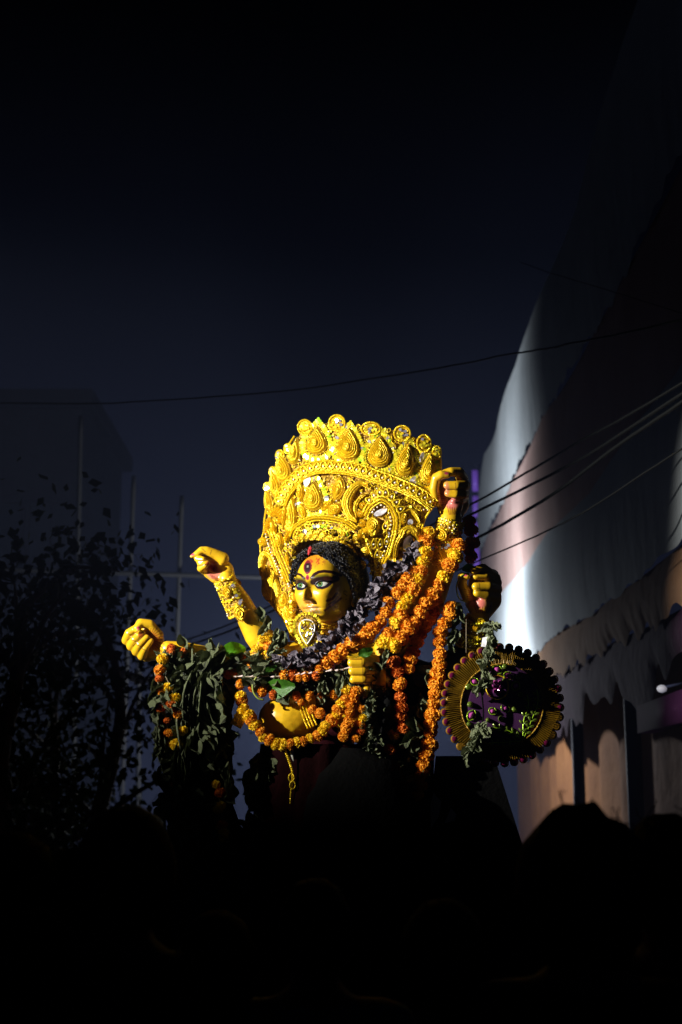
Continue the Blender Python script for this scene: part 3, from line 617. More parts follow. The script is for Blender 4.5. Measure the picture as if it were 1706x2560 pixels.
for k in range(620):
    i = vis_i[nr.randint(len(vis_i))]; c = kc[i]; nrm = kn[i]
    part_x = 773 + (c[1] - 1378) * .1
    side = 1 if c[0] > part_x else -1
    t = np.array([side * .5, 1.0, -.1]); t -= nrm * (t @ nrm); t /= np.linalg.norm(t); s_ = np.cross(nrm, t)
    L_ = nr.uniform(14, 26); n_ = 14; q = np.linspace(0, 1, n_); fq = nr.uniform(9, 13); a_ = nr.uniform(1.5, 3.0); p0_ = nr.uniform(0, 6.28)
    P = c + np.outer(q * L_, t) + np.outer(a_ * np.sin(q * fq + p0_), s_) + np.outer(1.5 + a_ * .7 * np.cos(q * fq + p0_), nrm)
    inside = in_poly(P[:, :2], FACEP) & (P[:, 2] > 0)
    if inside.any(): continue
    V, Fc = tube(P, 1.0, 4); mb.add(PW(V), Fc)
for seed_, pl in enumerate([[(772, 1386, 85), (758, 1392, 80), (745, 1405, 68), (736, 1425, 52), (732, 1445, 38), (733, 1462, 30)], [(781, 1384, 90), (800, 1390, 92), (822, 1402, 95), (846, 1421, 92), (866, 1440, 82), (878, 1464, 70), (886, 1490, 55)]]):
    P = spline(pl, 60)
    for p_ in P:
        z_ = on_head(p_[0], p_[1])[2]; p_[2] = (z_ if z_ > 1 else 16) + 5
    for k in range(90):
        i = nr.randint(0, 46); n_ = 14; q = P[i:i + n_] + nr.randn(3) * np.array([2.5, 2.5, 2.5]); a_ = nr.uniform(1, 2.4); fq = nr.uniform(.7, 1.1)
        q = q + np.stack([a_ * np.sin(np.arange(n_) * fq + k), a_ * .5 * np.cos(np.arange(n_) * fq + k), a_ * np.cos(np.arange(n_) * fq + k)], 1) + np.array([(-3, 0, 0), (4, -4, 0)][seed_])
        V, Fc = tube(q, 1.3, 4); mb.add(PW(V), Fc)
cu = mb.build('curl', HAIR, hair); cu['kind'] = 'stuff'
V = ICO3[0] * (1 + .07 * np.array([mnoise.noise(Vector(p * 5)) for p in ICO3[0]]))[:, None] * np.array([50, 92, 34]) + np.array([876, 1470, -26.]); part('back_hair', PW(V), ICO3[1], HAIR, hair)
V = ICO3[0] * np.array([4.5, 12, 3.2]); V[:, 0] += .2 * -V[:, 1]; V[:, 2] += .5 * V[:, 1]; V = V + np.array([775, 1377, 87.]) + nr.randn(len(V), 3) * .6
part('vermilion_parting', PW(V), ICO3[1], REDC, hair)
# ------------------------------------------------------------------ the golden crown
def SD(px, py):                        # depth of the crown's curved front
    px = np.asarray(px, float); py = np.asarray(py, float)
    c = np.sqrt(np.clip(420.0 ** 2 - (px - 880) ** 2, 100, None)) - 420.0 + (px - 880) * 0.30
    up = (1345 - py)
    d = 42 + c - np.where(up > 0, up * 0.16, 0)
    low = np.clip((py - 1330) / 60, 0, 1)
    left = np.clip((770 - px) / 40, 0, 1)
    return d - low * 58 * (1 - left) + left * np.clip((py - 1330) / 220, 0, 1) * 52
def SM(px, py, h):
    px = np.asarray(px, float); py = np.asarray(py, float); h = np.asarray(h, float)
    e = 1.5; gx = (SD(px + e, py) - SD(px - e, py)) / (2 * e); gy = (SD(px, py + e) - SD(px, py - e)) / (2 * e)
    L_ = np.sqrt(gx * gx + gy * gy + 1)
    return np.stack([px - gx / L_ * h, py - gy / L_ * h, SD(px, py) + h / L_], -1)
OUTL = [(1050, 655, 690), (1060, 655, 690)]
crown = thing('crown', 'huge golden embroidered crown with teardrop medallions behind the goddess face', 'crown', PW((875, 1345, 20)))
# backing board: rows between left and right outline
LE = [(1058, 800), (1066, 772), (1078, 752), (1096, 744), (1130, 722), (1165, 705), (1210, 685), (1230, 679), (1265, 674), (1300, 664), (1330, 661), (1355, 653), (1400, 655), (1450, 658), (1490, 668), (1520, 688), (1550, 712), (1580, 731), (1610, 738)]
RE = [(1058, 880), (1066, 930), (1076, 985), (1090, 1030), (1104, 1070), (1118, 1098), (1150, 1102), (1185, 1101), (1225, 1094), (1262, 1086), (1282, 1072), (1300, 1062), (1340, 1052), (1385, 1046), (1420, 1020), (1450, 985), (1480, 950), (1500, 936)]
def edge(tab, y): return np.interp(y, [a for a, _ in tab], [b for _, b in tab])
def board(y0, y1, lf, rf, name):
    ys = np.arange(y0, y1 + .1, 6.0); nx = 46; V = []
    for y in ys:
        a, b = lf(y), rf(y)
        for t in np.linspace(0, 1, nx): V.append((a + (b - a) * t, y, -3))
    V = np.array(V); f = SM(V[:, 0], V[:, 1], V[:, 2]); bk = SM(V[:, 0], V[:, 1], V[:, 2] - 9)
    n_ = len(V); F1 = gridfaces(len(ys), nx); F2 = [tuple(i + n_ for i in q[::-1]) for q in F1]
    rim = [i * nx for i in range(len(ys))] + [(len(ys) - 1) * nx + j for j in range(1, nx)] + [i * nx + nx - 1 for i in range(len(ys) - 2, -1, -1)] + list(range(nx - 2, 0, -1))
    F3 = [(rim[i], rim[(i + 1) % len(rim)], rim[(i + 1) % len(rim)] + n_, rim[i] + n_) for i in range(len(rim))]
    return part(name, PW(np.concatenate([f, bk])), F1 + F2 + F3, GOLDB, crown)
board(1058, 1345, lambda y: edge(LE, y), lambda y: edge(RE, y), 'backing_board')
board(1345, 1393, lambda y: 735, lambda y: 905, 'backing_board')
board(1345, 1608, lambda y: edge(LE, y), lambda y: np.interp(y, [1345, 1400, 1440, 1500, 1540, 1608], [742, 738, 736, 748, 758, 752]), 'backing_board')
board(1345, 1500, lambda y: np.interp(y, [1345, 1400, 1440, 1500], [880, 920, 930, 928]), lambda y: edge(RE, y), 'backing_board')
# top lacing in dark between scallops
def outline(kind, n):
    t = np.linspace(0, 2 * math.pi, n, endpoint=False)
    if kind == 'tear': x = np.sin(t) * np.sin(t / 2) ** 1.1 / 1.48; y = -np.cos(t) * .5
    elif kind == 'leaf': x = np.sin(t) * np.abs(np.sin(t)) ** .55 * .5; y = -np.cos(t) * .5
    elif kind == 'oval': x = np.sin(t) * .5; y = -np.cos(t) * .5
    elif kind == 'drop': x = np.sin(t) * np.sin(t / 2) ** 1.1 / 1.48; y = np.cos(t) * .5; 
    return np.stack([x, y], 1)
def ridged(K, H, amp, rimk=.18):
    k = np.linspace(0, 1, K + 1); prof = H * np.clip(k / rimk, 0, 1) ** .6 * .55 + H * .45 * np.sin(np.clip((k - rimk) / (1 - rimk), 0, 1) * math.pi / 2)
    prof[1:] += amp * np.where(np.arange(1, K + 1) % 2 == 0, 1, -1); prof[0] = -2.5; return prof
def xy(ol, cx, cy, w, h, rot, s=1.0):
    a = math.radians(rot); p = ol * np.array([w, h]) * s; return np.stack([cx + p[:, 0] * math.cos(a) - p[:, 1] * math.sin(a), cy + p[:, 0] * math.sin(a) + p[:, 1] * math.cos(a)], 1)
ccount = 0
def dome(kind, cx, cy, w, h, rot=0, H=10, K=None, amp=1.2, m=None, name='medallion', lift=0, parent=None, n=40, pull=(0, .08), dome_=True):
    ol = outline(kind, n); K = K or max(6, int(min(w, h) / 4.2)); pr = ridged(K, H, amp)
    V = []; c0 = np.array(pull) * (-1 if kind == 'drop' else 1)
    for k in range(K + 1):
        s = 1 - k / (K + .6); q = xy(ol * s + c0 * (1 - s), cx, cy, w, h, rot); V.append(SM(q[:, 0], q[:, 1], lift + pr[k]))
    V = np.concatenate(V); Fc = gridfaces(K + 1, n, True) + [tuple(K * n + j for j in range(n))]
    return part(name, PW(V), Fc, m or GOLD, parent or crown, smooth=False)
def ringpts(kind, cx, cy, w, h, rot, step, s=1.0):
    q = xy(outline(kind, 200), cx, cy, w, h, rot, s); q = np.vstack([q, q[:1]]); d = np.concatenate([[0], np.cumsum(np.linalg.norm(np.diff(q, axis=0), axis=1))])
    m = max(6, int(d[-1] / step)); t = np.linspace(0, d[-1], m, endpoint=False); return np.stack([np.interp(t, d, q[:, 0]), np.interp(t, d, q[:, 1])], 1)
def beads(pts, r_, h, m, name, parent=None, sm=None, stuff=True):
    mb = MB(); sm = sm or SM
    P = sm(pts[:, 0], pts[:, 1], np.full(len(pts), h))
    for c in P: mb.add(PW(ICO1[0] * r_ * nr.uniform(.85, 1.15) + c), ICO1[1])
    o = mb.build(name, m, parent or crown)
    if stuff: o['kind'] = 'stuff'
    return o
def sequins(pts, w_, h_, lift, mats, parent, ang=None, tilt=.35, pick=None, name='sequin_border', sm=None):
    sm = sm or SM; mb = MB(); hexa = np.array([(math.cos(a), math.sin(a)) for a in np.linspace(0, 2 * math.pi, 8, endpoint=False)])
    for i, (x, y) in enumerate(pts):
        a = ang[i] if ang is not None else nr.uniform(0, 3.1)
        q = hexa * np.array([w_ / 2, h_ / 2]); q = np.stack([q[:, 0] * math.cos(a) - q[:, 1] * math.sin(a), q[:, 0] * math.sin(a) + q[:, 1] * math.cos(a)], 1)
        tx, ty = nr.uniform(-tilt, tilt, 2); hh = lift + q[:, 0] * tx + q[:, 1] * ty
        V = sm(x + q[:, 0], y + q[:, 1], hh); V2 = sm(x + q[:, 0], y + q[:, 1], hh - .7)
        mb.add(PW(np.concatenate([V, V2])), [tuple(range(8)), tuple(range(15, 7, -1))] + [(j, (j + 1) % 8, 8 + (j + 1) % 8, 8 + j) for j in range(8)], (pick(i, x, y) if pick else nr.randint(len(mats))))
    o = mb.build(name, mats, parent, smooth=False); o['kind'] = 'stuff'; return o
def cord(pts, r_, h, m=None, name='cord', parent=None, n=None, sm=None, close=False, sides=6):
    sm = sm or SM
    pts = np.asarray(pts, float)
    if close: pts = np.vstack([pts, pts[:1]])
    L_ = plen(pts); q = spline(pts, n or max(8, int(L_ / 4))); P = sm(q[:, 0], q[:, 1], np.full(len(q), h))
    V, Fc = tube(P, r_, sides); return part(name, PW(V), Fc, m or GOLD2, parent or crown)
def twist(pts, r_, h, name='cord', parent=None, m=None, amp=.25):            # ridged rope cord
    q = spline(np.asarray(pts, float), max(10, int(plen(pts) / 1.8))); P = SM(q[:, 0], q[:, 1], np.full(len(q), h))
    rr = r_ * (1 + amp * np.where(np.arange(len(q)) % 2 == 0, 1, -1)); V, Fc = tube(P, rr, 7); return part(name, PW(V), Fc, m or GOLD2, parent or crown, smooth=False)
def jewel(cx, cy, w, h, rot=0, H=14, seq=None, kind='tear', seqs=(1.5, 1.42)):
    m = dome(kind, cx, cy, w, h, rot, H, lift=2, amp=1.3)
    rp = ringpts(kind, cx, cy, w, h, rot, 4.2, .985); beads(rp, 1.7, 4.5, BEAD, 'bead_rim', m)
    dome('oval', cx, cy + h * .1, w * .32, h * .34, rot, 4, lift=H + 1, amp=.5, parent=m, name='centre_knot', n=20, K=5)
    for k in range(5): 
        pass
    if seq is not None:
        q = ringpts(kind, cx, cy - h * .02, w * seqs[0], h * seqs[1], rot, 7.2); a = np.arctan2(q[:, 1] - cy, (q[:, 0] - cx)) ; sequins(q, 11, 7.5, 3, [SEQ_Y, SEQ_G, SEQ_W], m, ang=a, tilt=.25, pick=seq)
        q2 = ringpts(kind, cx, cy - h * .02, w * seqs[0] * .86, h * seqs[1] * .88, rot, 6.5); a2 = np.arctan2(q2[:, 1] - cy, q2[:, 0] - cx); sequins(q2, 9, 6.5, 2, [GOLD2, SEQ_Y], m, ang=a2, name='inner_border')
    return m
def pk(wy, wg, ww):
    def f(i, x, y): return int(nr.choice(3, p=[wy, wg, ww]))
    return f
jewel(794, 1101, 50, 72, 4, 16, pk(.66, .26, .08)); jewel(872, 1110, 57, 84, 6, 17, pk(.9, .06, .04), seqs=(1.3, 1.25)); jewel(949, 1129, 54, 78, 4, 16, pk(.64, .32, .04))
jewel(1015, 1150, 42, 86, 9, 15, pk(.8, .1, .1), seqs=(1.45, 1.3)); jewel(1071, 1171, 36, 82, 6, 14, pk(.75, .1, .15), seqs=(1.5, 1.36))
jewel(786, 1240, 46, 76, 5, 16, pk(.64, .26, .1)); jewel(708, 1168, 38, 78, -9, 13); jewel(689, 1207, 27, 78, -9, 11); jewel(673, 1249, 21, 62, -8, 9)
jewel(740, 1128, 28, 70, 10, 11); jewel(847, 1222, 32, 62, 14, 8, kind='leaf')
for cx, cy, rw, rh in ((764, 1068, 17, 18), (844, 1058, 20, 20), (928, 1072, 23, 16), (1006, 1084, 20, 19), (1060, 1109, 17, 21), (722, 1122, 9, 12), (702, 1140, 10, 14), (1092, 1132, 10, 16), (684, 1180, 8, 12), (670, 1218, 7, 11)):
    m = dome('oval', cx, cy, rw * 2, rh * 2, 0, 4, name='scallop', amp=.6, n=26)
    q = np.array([(cx + rw * .62 * math.sqrt(k / 9) * math.cos(k * 2.4), cy + rh * .62 * math.sqrt(k / 9) * math.sin(k * 2.4)) for k in range(10)])
    sequins(q, 7.5, 7.5, 6.5, [SEQ_W, SEQ_Y, SEQ_Y, GOLD2], m, name='sequin_cluster'); twist(np.vstack([ringpts('oval', cx, cy, rw * 2, rh * 2, 0, 3), ringpts('oval', cx, cy, rw * 2, rh * 2, 0, 3)[:1]]), 2.4, 3, 'rim_cord', m)
# arched band with looped cells and pearls
BAND = [(704, 1262), (714, 1238), (732, 1212), (762, 1183), (789, 1171), (819, 1168), (855, 1170), (889, 1175), (912, 1181), (938, 1191), (960, 1198), (996, 1213), (1030, 1228), (1060, 1246), (1084, 1266)]
def offset(pts, o):
    q = spline(np.asarray(pts, float), 80); t = np.gradient(q, axis=0); t /= np.linalg.norm(t, axis=1, keepdims=True); return q + np.stack([-t[:, 1], t[:, 0]], 1) * o
q = offset(BAND, 0); lo, hi = offset(BAND, 15), offset(BAND, -15)
V = np.concatenate([SM(hi[:, 0], hi[:, 1], 2 + 0 * hi[:, 0]), SM(hi[:, 0], hi[:, 1], 8 + 0 * hi[:, 0]), SM(lo[:, 0], lo[:, 1], 8 + 0 * lo[:, 0]), SM(lo[:, 0], lo[:, 1], 2 + 0 * lo[:, 0])])
bandp = part('arched_band', PW(V), gridfaces(4, 80), GOLD, crown)
for o_, r_ in ((15, 2.6), (10.5, 1.6), (-15, 2.2)): twist(offset(BAND, o_), r_, 9, 'edge_cord', bandp)
q = offset(BAND, -3); L_ = plen(q); dd = np.concatenate([[0], np.cumsum(np.linalg.norm(np.diff(q, axis=0), axis=1))]); pear = []
for k, t in enumerate(np.arange(9, L_ - 6, 16.5)):
    x, y = np.interp(t, dd, q[:, 0]), np.interp(t, dd, q[:, 1]); tx = np.interp(t + 2, dd, q[:, 0]) - np.interp(t - 2, dd, q[:, 0]); ty = np.interp(t + 2, dd, q[:, 1]) - np.interp(t - 2, dd, q[:, 1]); a = math.degrees(math.atan2(ty, tx))
    c = np.array([(x, y)]); ol = xy(outline('tear' if k % 3 else 'oval', 22), x, y, 14.5, 20, a + nr.uniform(-8, 8)); cord(ol, 1.5, 10, name='loop', parent=bandp, close=True, n=24, sides=5); pear.append((x, y + 2))
beads(np.array(pear), 3.0, 11, PEARL, 'pearl', bandp)
# lower tiara band over the hair
TI = [(728, 1344), (736, 1326), (756, 1309), (781, 1297), (806, 1295), (839, 1299), (872, 1309), (892, 1324)]
twist(TI, 3.4, 7, 'tiara_cord'); twist(offset(TI, 7), 2.2, 7, 'tiara_cord'); twist(offset(TI, -6), 1.8, 6, 'tiara_cord')
q = offset(TI, 22); sequins(q[8:74:5], 9, 9, 9, [SEQ_W, SEQ_Y, SEQ_G, SEQ_Y], crown, name='sequin_row')
def flower(cx, cy, r_, n, m=GOLD2, lift=6, cen=BEAD):
    c = dome('oval', cx, cy, r_ * 1.1, r_ * 1.1, 0, 5, name='rosette', lift=lift, n=18, K=6)
    for k in range(n):
        a = 2 * math.pi * k / n; cord(xy(outline('tear', 16), cx + r_ * .95 * math.cos(a), cy + r_ * .95 * math.sin(a), r_ * .75, r_ * .95, math.degrees(a) + 90), 1.0, lift + 2, m, 'petal_loop', c, n=16, close=True, sides=5)
    beads(np.array([(cx, cy)]), r_ * .28, lift + 6, cen, 'knot', c); return c
flower(779, 1316, 10, 6); flower(824, 1321, 11, 7); flower(862, 1333, 12, 7); flower(752, 1330, 8, 6)
for cx, cy, r_ in ((914, 1381, 14), (905, 1412, 12), (899, 1442, 11), (893, 1343, 11), (911, 1330, 11), (906, 1308, 11), (902, 1285, 10), (908, 1264, 10), (670, 1312, 9), (669, 1328, 9), (659, 1355, 12), (676, 1302, 8), (700, 1302, 9), (716, 1298, 8)):
    m = dome('oval', cx, cy, r_ * 2, r_ * 2, 0, 5, name='rosette', lift=4, amp=1.3, n=24, K=7); beads(np.array([(cx, cy)]), r_ * .3, 10, BEAD, 'knot', m)
for x, y, rot in ((743, 1353, -40), (757, 1346, -20), (773, 1342, -8), (790, 1340, 0), (806, 1341, 8), (822, 1345, 18), (838, 1350, 25), (853, 1357, 35), (868, 1366, 45), (881, 1380, 60)):
    dome('leaf', x, y - 4, 15, 34, rot + 60, 5, lift=8, amp=.7, name='petal', n=24)
# crescents and paisleys
def crescent(pts, w_, H=7, name='crescent', m=None):
    q = spline(np.asarray(pts, float), 40); s = np.linspace(0, 1, 40); wd = w_ * np.sqrt(np.clip(np.sin(s * math.pi * .94 + .1), .02, 1))
    t = np.gradient(q, axis=0); t /= np.linalg.norm(t, axis=1, keepdims=True); nn_ = np.stack([-t[:, 1], t[:, 0]], 1); rows = []
    K = max(6, int(w_ / 2.2))
    for j in range(K + 1):
        o_ = (j / K - .5); hgt = H * (1 - (2 * o_) ** 2) ** .5 + (.8 if j % 2 else -.8) * (0 < j < K); p = q + nn_ * (wd * o_)[:, None]; rows.append(SM(p[:, 0], p[:, 1], np.full(40, 2 + hgt - (3 if j in (0, K) else 0))))
    return part(name, PW(np.concatenate(rows)), gridfaces(K + 1, 40), m or GOLD, crown, smooth=False)
crescent([(922, 1214), (902, 1210), (880, 1228), (868, 1258), (876, 1288), (896, 1306)], 24, 12)
crescent([(918, 1236), (900, 1248), (890, 1270), (894, 1296)], 11, 8)
flower(922, 1216, 8, 6)
for x, y, r_ in ((938, 1240, -45), (952, 1232, -15), (966, 1233, 10), (981, 1243, 35), (993, 1257, 50), (1003, 1274, 65), (926, 1252, -65)):
    o_ = xy(outline('tear', 22), x, y, 15, 22, r_); c = cord(o_, 1.8, 9, close=True, n=24, name='loop', sides=5); beads(np.array([(x, y)]), 3.2, 10, PEARL, 'pearl', c)
OUTP = [(914, 1292), (924, 1270), (940, 1256), (956, 1250), (976, 1262), (990, 1288), (993, 1312), (986, 1342), (976, 1377), (960, 1415), (945, 1455), (935, 1495)]
twist(OUTP, 3.4, 9, 'paisley_outline'); twist(offset(OUTP, 7), 2.0, 8, 'paisley_outline'); twist(offset(OUTP, -8), 2.4, 8, 'paisley_outline')
beads(offset(OUTP, 14)[4:70:3], 2.6, 9, PEARL, 'pearl_row'); twist([(916, 1342), (930, 1380), (940, 1409), (938, 1449), (934, 1490)], 2.6, 7, 'paisley_outline')
dome('oval', 933, 1314, 36, 46, 8, 16, lift=2, name='boss', amp=1.3)
for x, y, w_, h_, r_ in ((966, 1314, 13, 26, 15), (936, 1353, 11, 24, 0), (952, 1353, 11, 24, 5), (968, 1345, 10, 22, 12), (922, 1352, 10, 20, -10), (945, 1380, 12, 26, 4), (960, 1382, 10, 24, 12), (948, 1412, 10, 30, 8), (942, 1444, 8, 30, 8)):
    c = cord(xy(outline('tear', 22), x, y, w_, h_, r_), 1.6, 8, close=True, n=22, name='loop', sides=5); beads(np.array([(x, y + 2)]), 2.8, 8, PEARL, 'pearl', c)
def mirror(cx, cy, w_, h_, rot, kind='oval', lift=7):
    ol = outline(kind, 14); q = xy(ol, cx, cy, w_, h_, rot); n_ = len(q); tlt = -.30
    hh = lift + (q[:, 0] - cx) * tlt + nr.uniform(-.4, .4, n_)
    a = SM(q[:, 0], q[:, 1], hh); b_ = SM(q[:, 0], q[:, 1], hh - 2.5)
    return part('mirror_piece', PW(np.concatenate([a, b_])), [tuple(range(n_)), tuple(range(2 * n_ - 1, n_ - 1, -1))] + [(j, (j + 1) % n_, n_ + (j + 1) % n_, n_ + j) for j in range(n_)], MIRROR, crown, False)
mirror(952, 1282, 34, 15, -28); mirror(1020, 1354, 24, 38, 12); mirror(984, 1396, 10, 46, 18, 'leaf'); mirror(1026, 1306, 13, 15, 20); mirror(1037, 1204, 24, 26, 25, lift=4); mirror(1055, 1143, 10, 26, 15, lift=5); mirror(772, 1202, 14, 34, 12, 'leaf', 8); mirror(966, 1440, 8, 40, 25, 'leaf')
dome('oval', 1009, 1296, 18, 38, 6, 8, name='petal', lift=3)
crescent([(1014, 1280), (1028, 1276), (1042, 1290), (1049, 1308)], 14, 8)
crescent([(992, 1422), (988, 1380), (994, 1349), (1008, 1330), (1026, 1323), (1044, 1334), (1050, 1354), (1042, 1378)], 21, 11, 'arch')
dome('tear', 1006, 1398, 24, 54, 12, 6, name='fan_petal', lift=3); twist([(1032, 1340), (1040, 1360), (1030, 1388), (1012, 1420)], 2, 7)
# left wing
for k in range(7):
    a = -62 + k * 20; ra = math.radians(a - 90); dome('leaf', 694 + 16 * math.cos(ra), 1296 + 20 * math.sin(ra), 11, 30, a, 5, lift=4, name='fan_petal', n=22)
dome('tear', 729, 1285, 32, 108, 5, 11, name='flame_leaf'); m = dome('leaf', 716, 1290, 14, 70, 4, 7, name='flame_leaf', lift=8); dome('leaf', 754, 1230, 19, 56, 2, 10, name='flame_leaf', lift=3); dome('leaf', 758, 1278, 20, 50, -18, 7, name='flame_leaf', lift=2)
dome('leaf', 836, 1274, 40, 32, -35, 8, name='petal', lift=3); dome('leaf', 820, 1262, 18, 50, 40, 6, name='petal', lift=2)
dome('leaf', 702, 1353, 19, 46, -8, 9, name='petal', lift=5); dome('leaf', 722, 1340, 13, 40, 14, 7, name='petal', lift=4); dome('leaf', 686, 1320, 14, 40, -12, 7, name='petal', lift=4)
for o_, r_ in ((0, 3.0), (6, 2.0), (-7, 2.4)): twist(offset([(680, 1325), (690, 1352), (698, 1380), (712, 1412), (724, 1442), (732, 1462)], o_), r_, 7)
beads(offset([(678, 1335), (690, 1375), (706, 1412), (722, 1448)], 9)[::5], 2.6, 8, PEARL, 'pearl_row')
crescent([(662, 1432), (658, 1408), (666, 1386), (680, 1394), (690, 1418), (698, 1440)], 16, 9)
crescent([(656, 1440), (654, 1415), (656, 1392), (666, 1376)], 9, 6)
shell = dome('tear', 678, 1460, 46, 96, -6, 10, name='shell', lift=3, amp=.2)
for k in range(9):
    a = math.radians(-100 + k * 18 - 80 + 90 - 10); e = (676 + 20 * math.sin(math.radians(-60 + k * 15)), 1438 - 14 * math.cos(math.radians(-60 + k * 15))); twist([e, ((e[0] + 684) / 2, 1462), (686, 1502)], 1.5, 12, 'shell_rib', shell)
crescent([(698, 1466), (690, 1492), (696, 1520), (706, 1532)], 11, 6); jewel(712, 1500, 25, 46, 10, 9)
beads(spline(np.array([(726, 1462), (737, 1492), (741, 1520), (747, 1552)]), 16), 3.0, 9, PEARL, 'pearl_row')
dome('leaf', 722, 1534, 22, 54, -20, 7, name='petal', lift=3); dome('leaf', 733, 1576, 16, 50, -12, 6, name='petal', lift=3); dome('leaf', 712, 1440, 14, 46, -16, 7, name='petal', lift=3); dome('leaf', 722, 1400, 12, 44, -16, 7, name='petal', lift=3); dome('leaf', 736, 1498, 12, 40, -14, 6, name='petal', lift=2)
crescent([(724, 1552), (716, 1546), (712, 1530)], 10, 6)
# filler: filigree scrolls, beads and sequins over every bare stretch of the board
fm, fb_, fs = MB(), MB(), []
cnt = 0
while cnt < 1100:
    y = nr.uniform(1062, 1600); a, b_ = edge(LE, y) + 4, edge(RE, y) - 4; 
    if y > 1500: b_ = 752
    x = nr.uniform(a, b_)
    if y > 1335 and 738 < x < 905 + (y - 1335) * .2: continue
    if y > 1480 and x > 760: continue
    cnt += 1; r_ = nr.uniform(4, 9)
    if cnt % 3 == 0:
        ol = xy(outline(('tear', 'oval', 'leaf')[cnt % 9 // 3], 12), x, y, r_ * 1.5, r_ * 2.2, nr.uniform(-40, 40)); P = SM(ol[:, 0], ol[:, 1], np.full(12, nr.uniform(0, 2.5))); P = np.vstack([P, P[:1]]); V, Fc = tube(P, 1.1, 4); fm.add(PW(V), Fc)
    elif cnt % 3 == 1:
        n_ = 11; q = np.linspace(0, 1, n_); ang = nr.uniform(0, 6.28) + q * 5.5 * (1 if cnt % 2 else -1); rad = r_ * (1 - q * .8); P = SM(x + rad * np.cos(ang), y + rad * np.sin(ang), np.full(n_, nr.uniform(0, 3))); V, Fc = tube(P, 1.2, 4); fm.add(PW(V), Fc)
    else:
        c = SM(np.array([x]), np.array([y]), np.array([nr.uniform(.5, 3)]))[0]; fb_.add(PW(ICO1[0] * nr.uniform(1.2, 2.6) + c), ICO1[1], nr.randint(2))
        if nr.rand() < .6: fs.append((x + nr.uniform(-5, 5), y + nr.uniform(-5, 5)))
o = fm.build('filigree', GOLD2, crown); o['kind'] = 'stuff'; o = fb_.build('seed_bead', [BEAD, PEARL], crown); o['kind'] = 'stuff'
sequins(np.array(fs), 6.5, 6.5, 2.5, [SEQ_Y, GOLD2, GOLD2, BEAD, SEQ_Y, SEQ_W, GOLD2, SEQ_Y], crown, tilt=.7, name='loose_sequin')
# scalloped rim cord round the whole crown
RIMP = [(738, 1604), (712, 1552), (688, 1521), (668, 1491), (658, 1450), (655, 1400), (653, 1357), (661, 1330), (663, 1300), (668, 1262), (668, 1230), (675, 1208), (694, 1164), (712, 1130), (738, 1090)]
twist(RIMP, 2.6, 2, 'rim_cord'); twist([(1098, 1120), (1102, 1160), (1099, 1200), (1092, 1232), (1086, 1262), (1072, 1282), (1061, 1302), (1052, 1340), (1046, 1385), (1020, 1420), (985, 1450), (950, 1480), (936, 1500)], 2.6, 2, 'rim_cord')

# ------------------------------------------------------------------ pendant, earring, necklace
FLAT = lambda d0: (lambda x, y, h: np.stack(np.broadcast_arrays(np.asarray(x, float), np.asarray(y, float), d0 + np.asarray(h, float)), -1))
_SM = SM
def with_surface(f):
    global SM
    SM = f
pend = thing('pendant', 'large gold teardrop pendant edged in white cord hanging under the chin', 'pendant', PW((768, 1583, 72)))
with_surface(FLAT(66)); crown_keep = crown; crown = pend
dome('drop', 768, 1582, 58, 92, 0, 5, lift=0, name='back_plate', amp=.3, m=GOLDB, n=36); dome('drop', 768, 1583, 50, 78, 0, 7, lift=2, name='yellow_rim', amp=1.3, m=SEQ_Y, n=36, K=5); dome('drop', 768, 1580, 36, 58, 0, 4, lift=8, name='jewel_field', m=GOLDB, n=36)
cord(ringpts('drop', 768, 1580, 38, 62, 0, 4), 1.5, 12, mat('white_cord', (.8, .78, .75), .5), 'white_cord', close=True)
q = np.array([(768 + nr.uniform(-15, 15), 1578 + nr.uniform(-24, 24)) for _ in range(80)]); q = q[(np.abs(q[:, 0] - 768) / 16 + np.clip((q[:, 1] - 1578) / 30, 0, 1) < 1)]; sequins(q, 6, 6, 13, [SEQ_Y, SEQ_W, GOLD2, BEAD], pend, tilt=.7, name='jewel_chip')
q = ringpts('drop', 768, 1582, 64, 98, 0, 8); sequins(q, 9, 9, 3, [SEQ_Y, GOLD2], pend, name='outer_border')
with_surface(FLAT(40)); ear_ = thing('earring', 'small gold teardrop earring with beads beside the shaded cheek', 'earring', PW((891, 1500, 46))); crown = ear_
dome('tear', 891, 1502, 24, 36, 8, 5, lift=2, name='drop'); 
for i in range(5): beads(np.array([(884 + i * 4, 1524 + (i % 2) * 3 + k * 6) for k in range(4)]), 1.8, 4, BEAD, 'bead_string', ear_)
with_surface(lambda x, y, h: np.stack(np.broadcast_arrays(np.asarray(x, float), np.asarray(y, float), 30 - ((np.asarray(x) - 815) / 34) ** 2 * 22 + np.asarray(h)), -1)); nk = thing('choker', 'gold beaded choker round the neck under the jaw', 'necklace', PW((815, 1572, 30))); crown = nk
for y_, r_ in ((1560, 2.6), (1572, 3.2), (1585, 2.8)):
    q = spline(np.array([(788, y_ - 3), (815, y_ + 3), (845, y_ - 4)]), 14); beads(q, r_, 3, BEAD, 'bead_string', nk); twist(q + (0, 5), 1.6, 1, 'cord', nk)
for x in (797, 812, 828): dome('oval', x, 1590, 13, 15, 0, 4, lift=2, name='plaque', n=20)
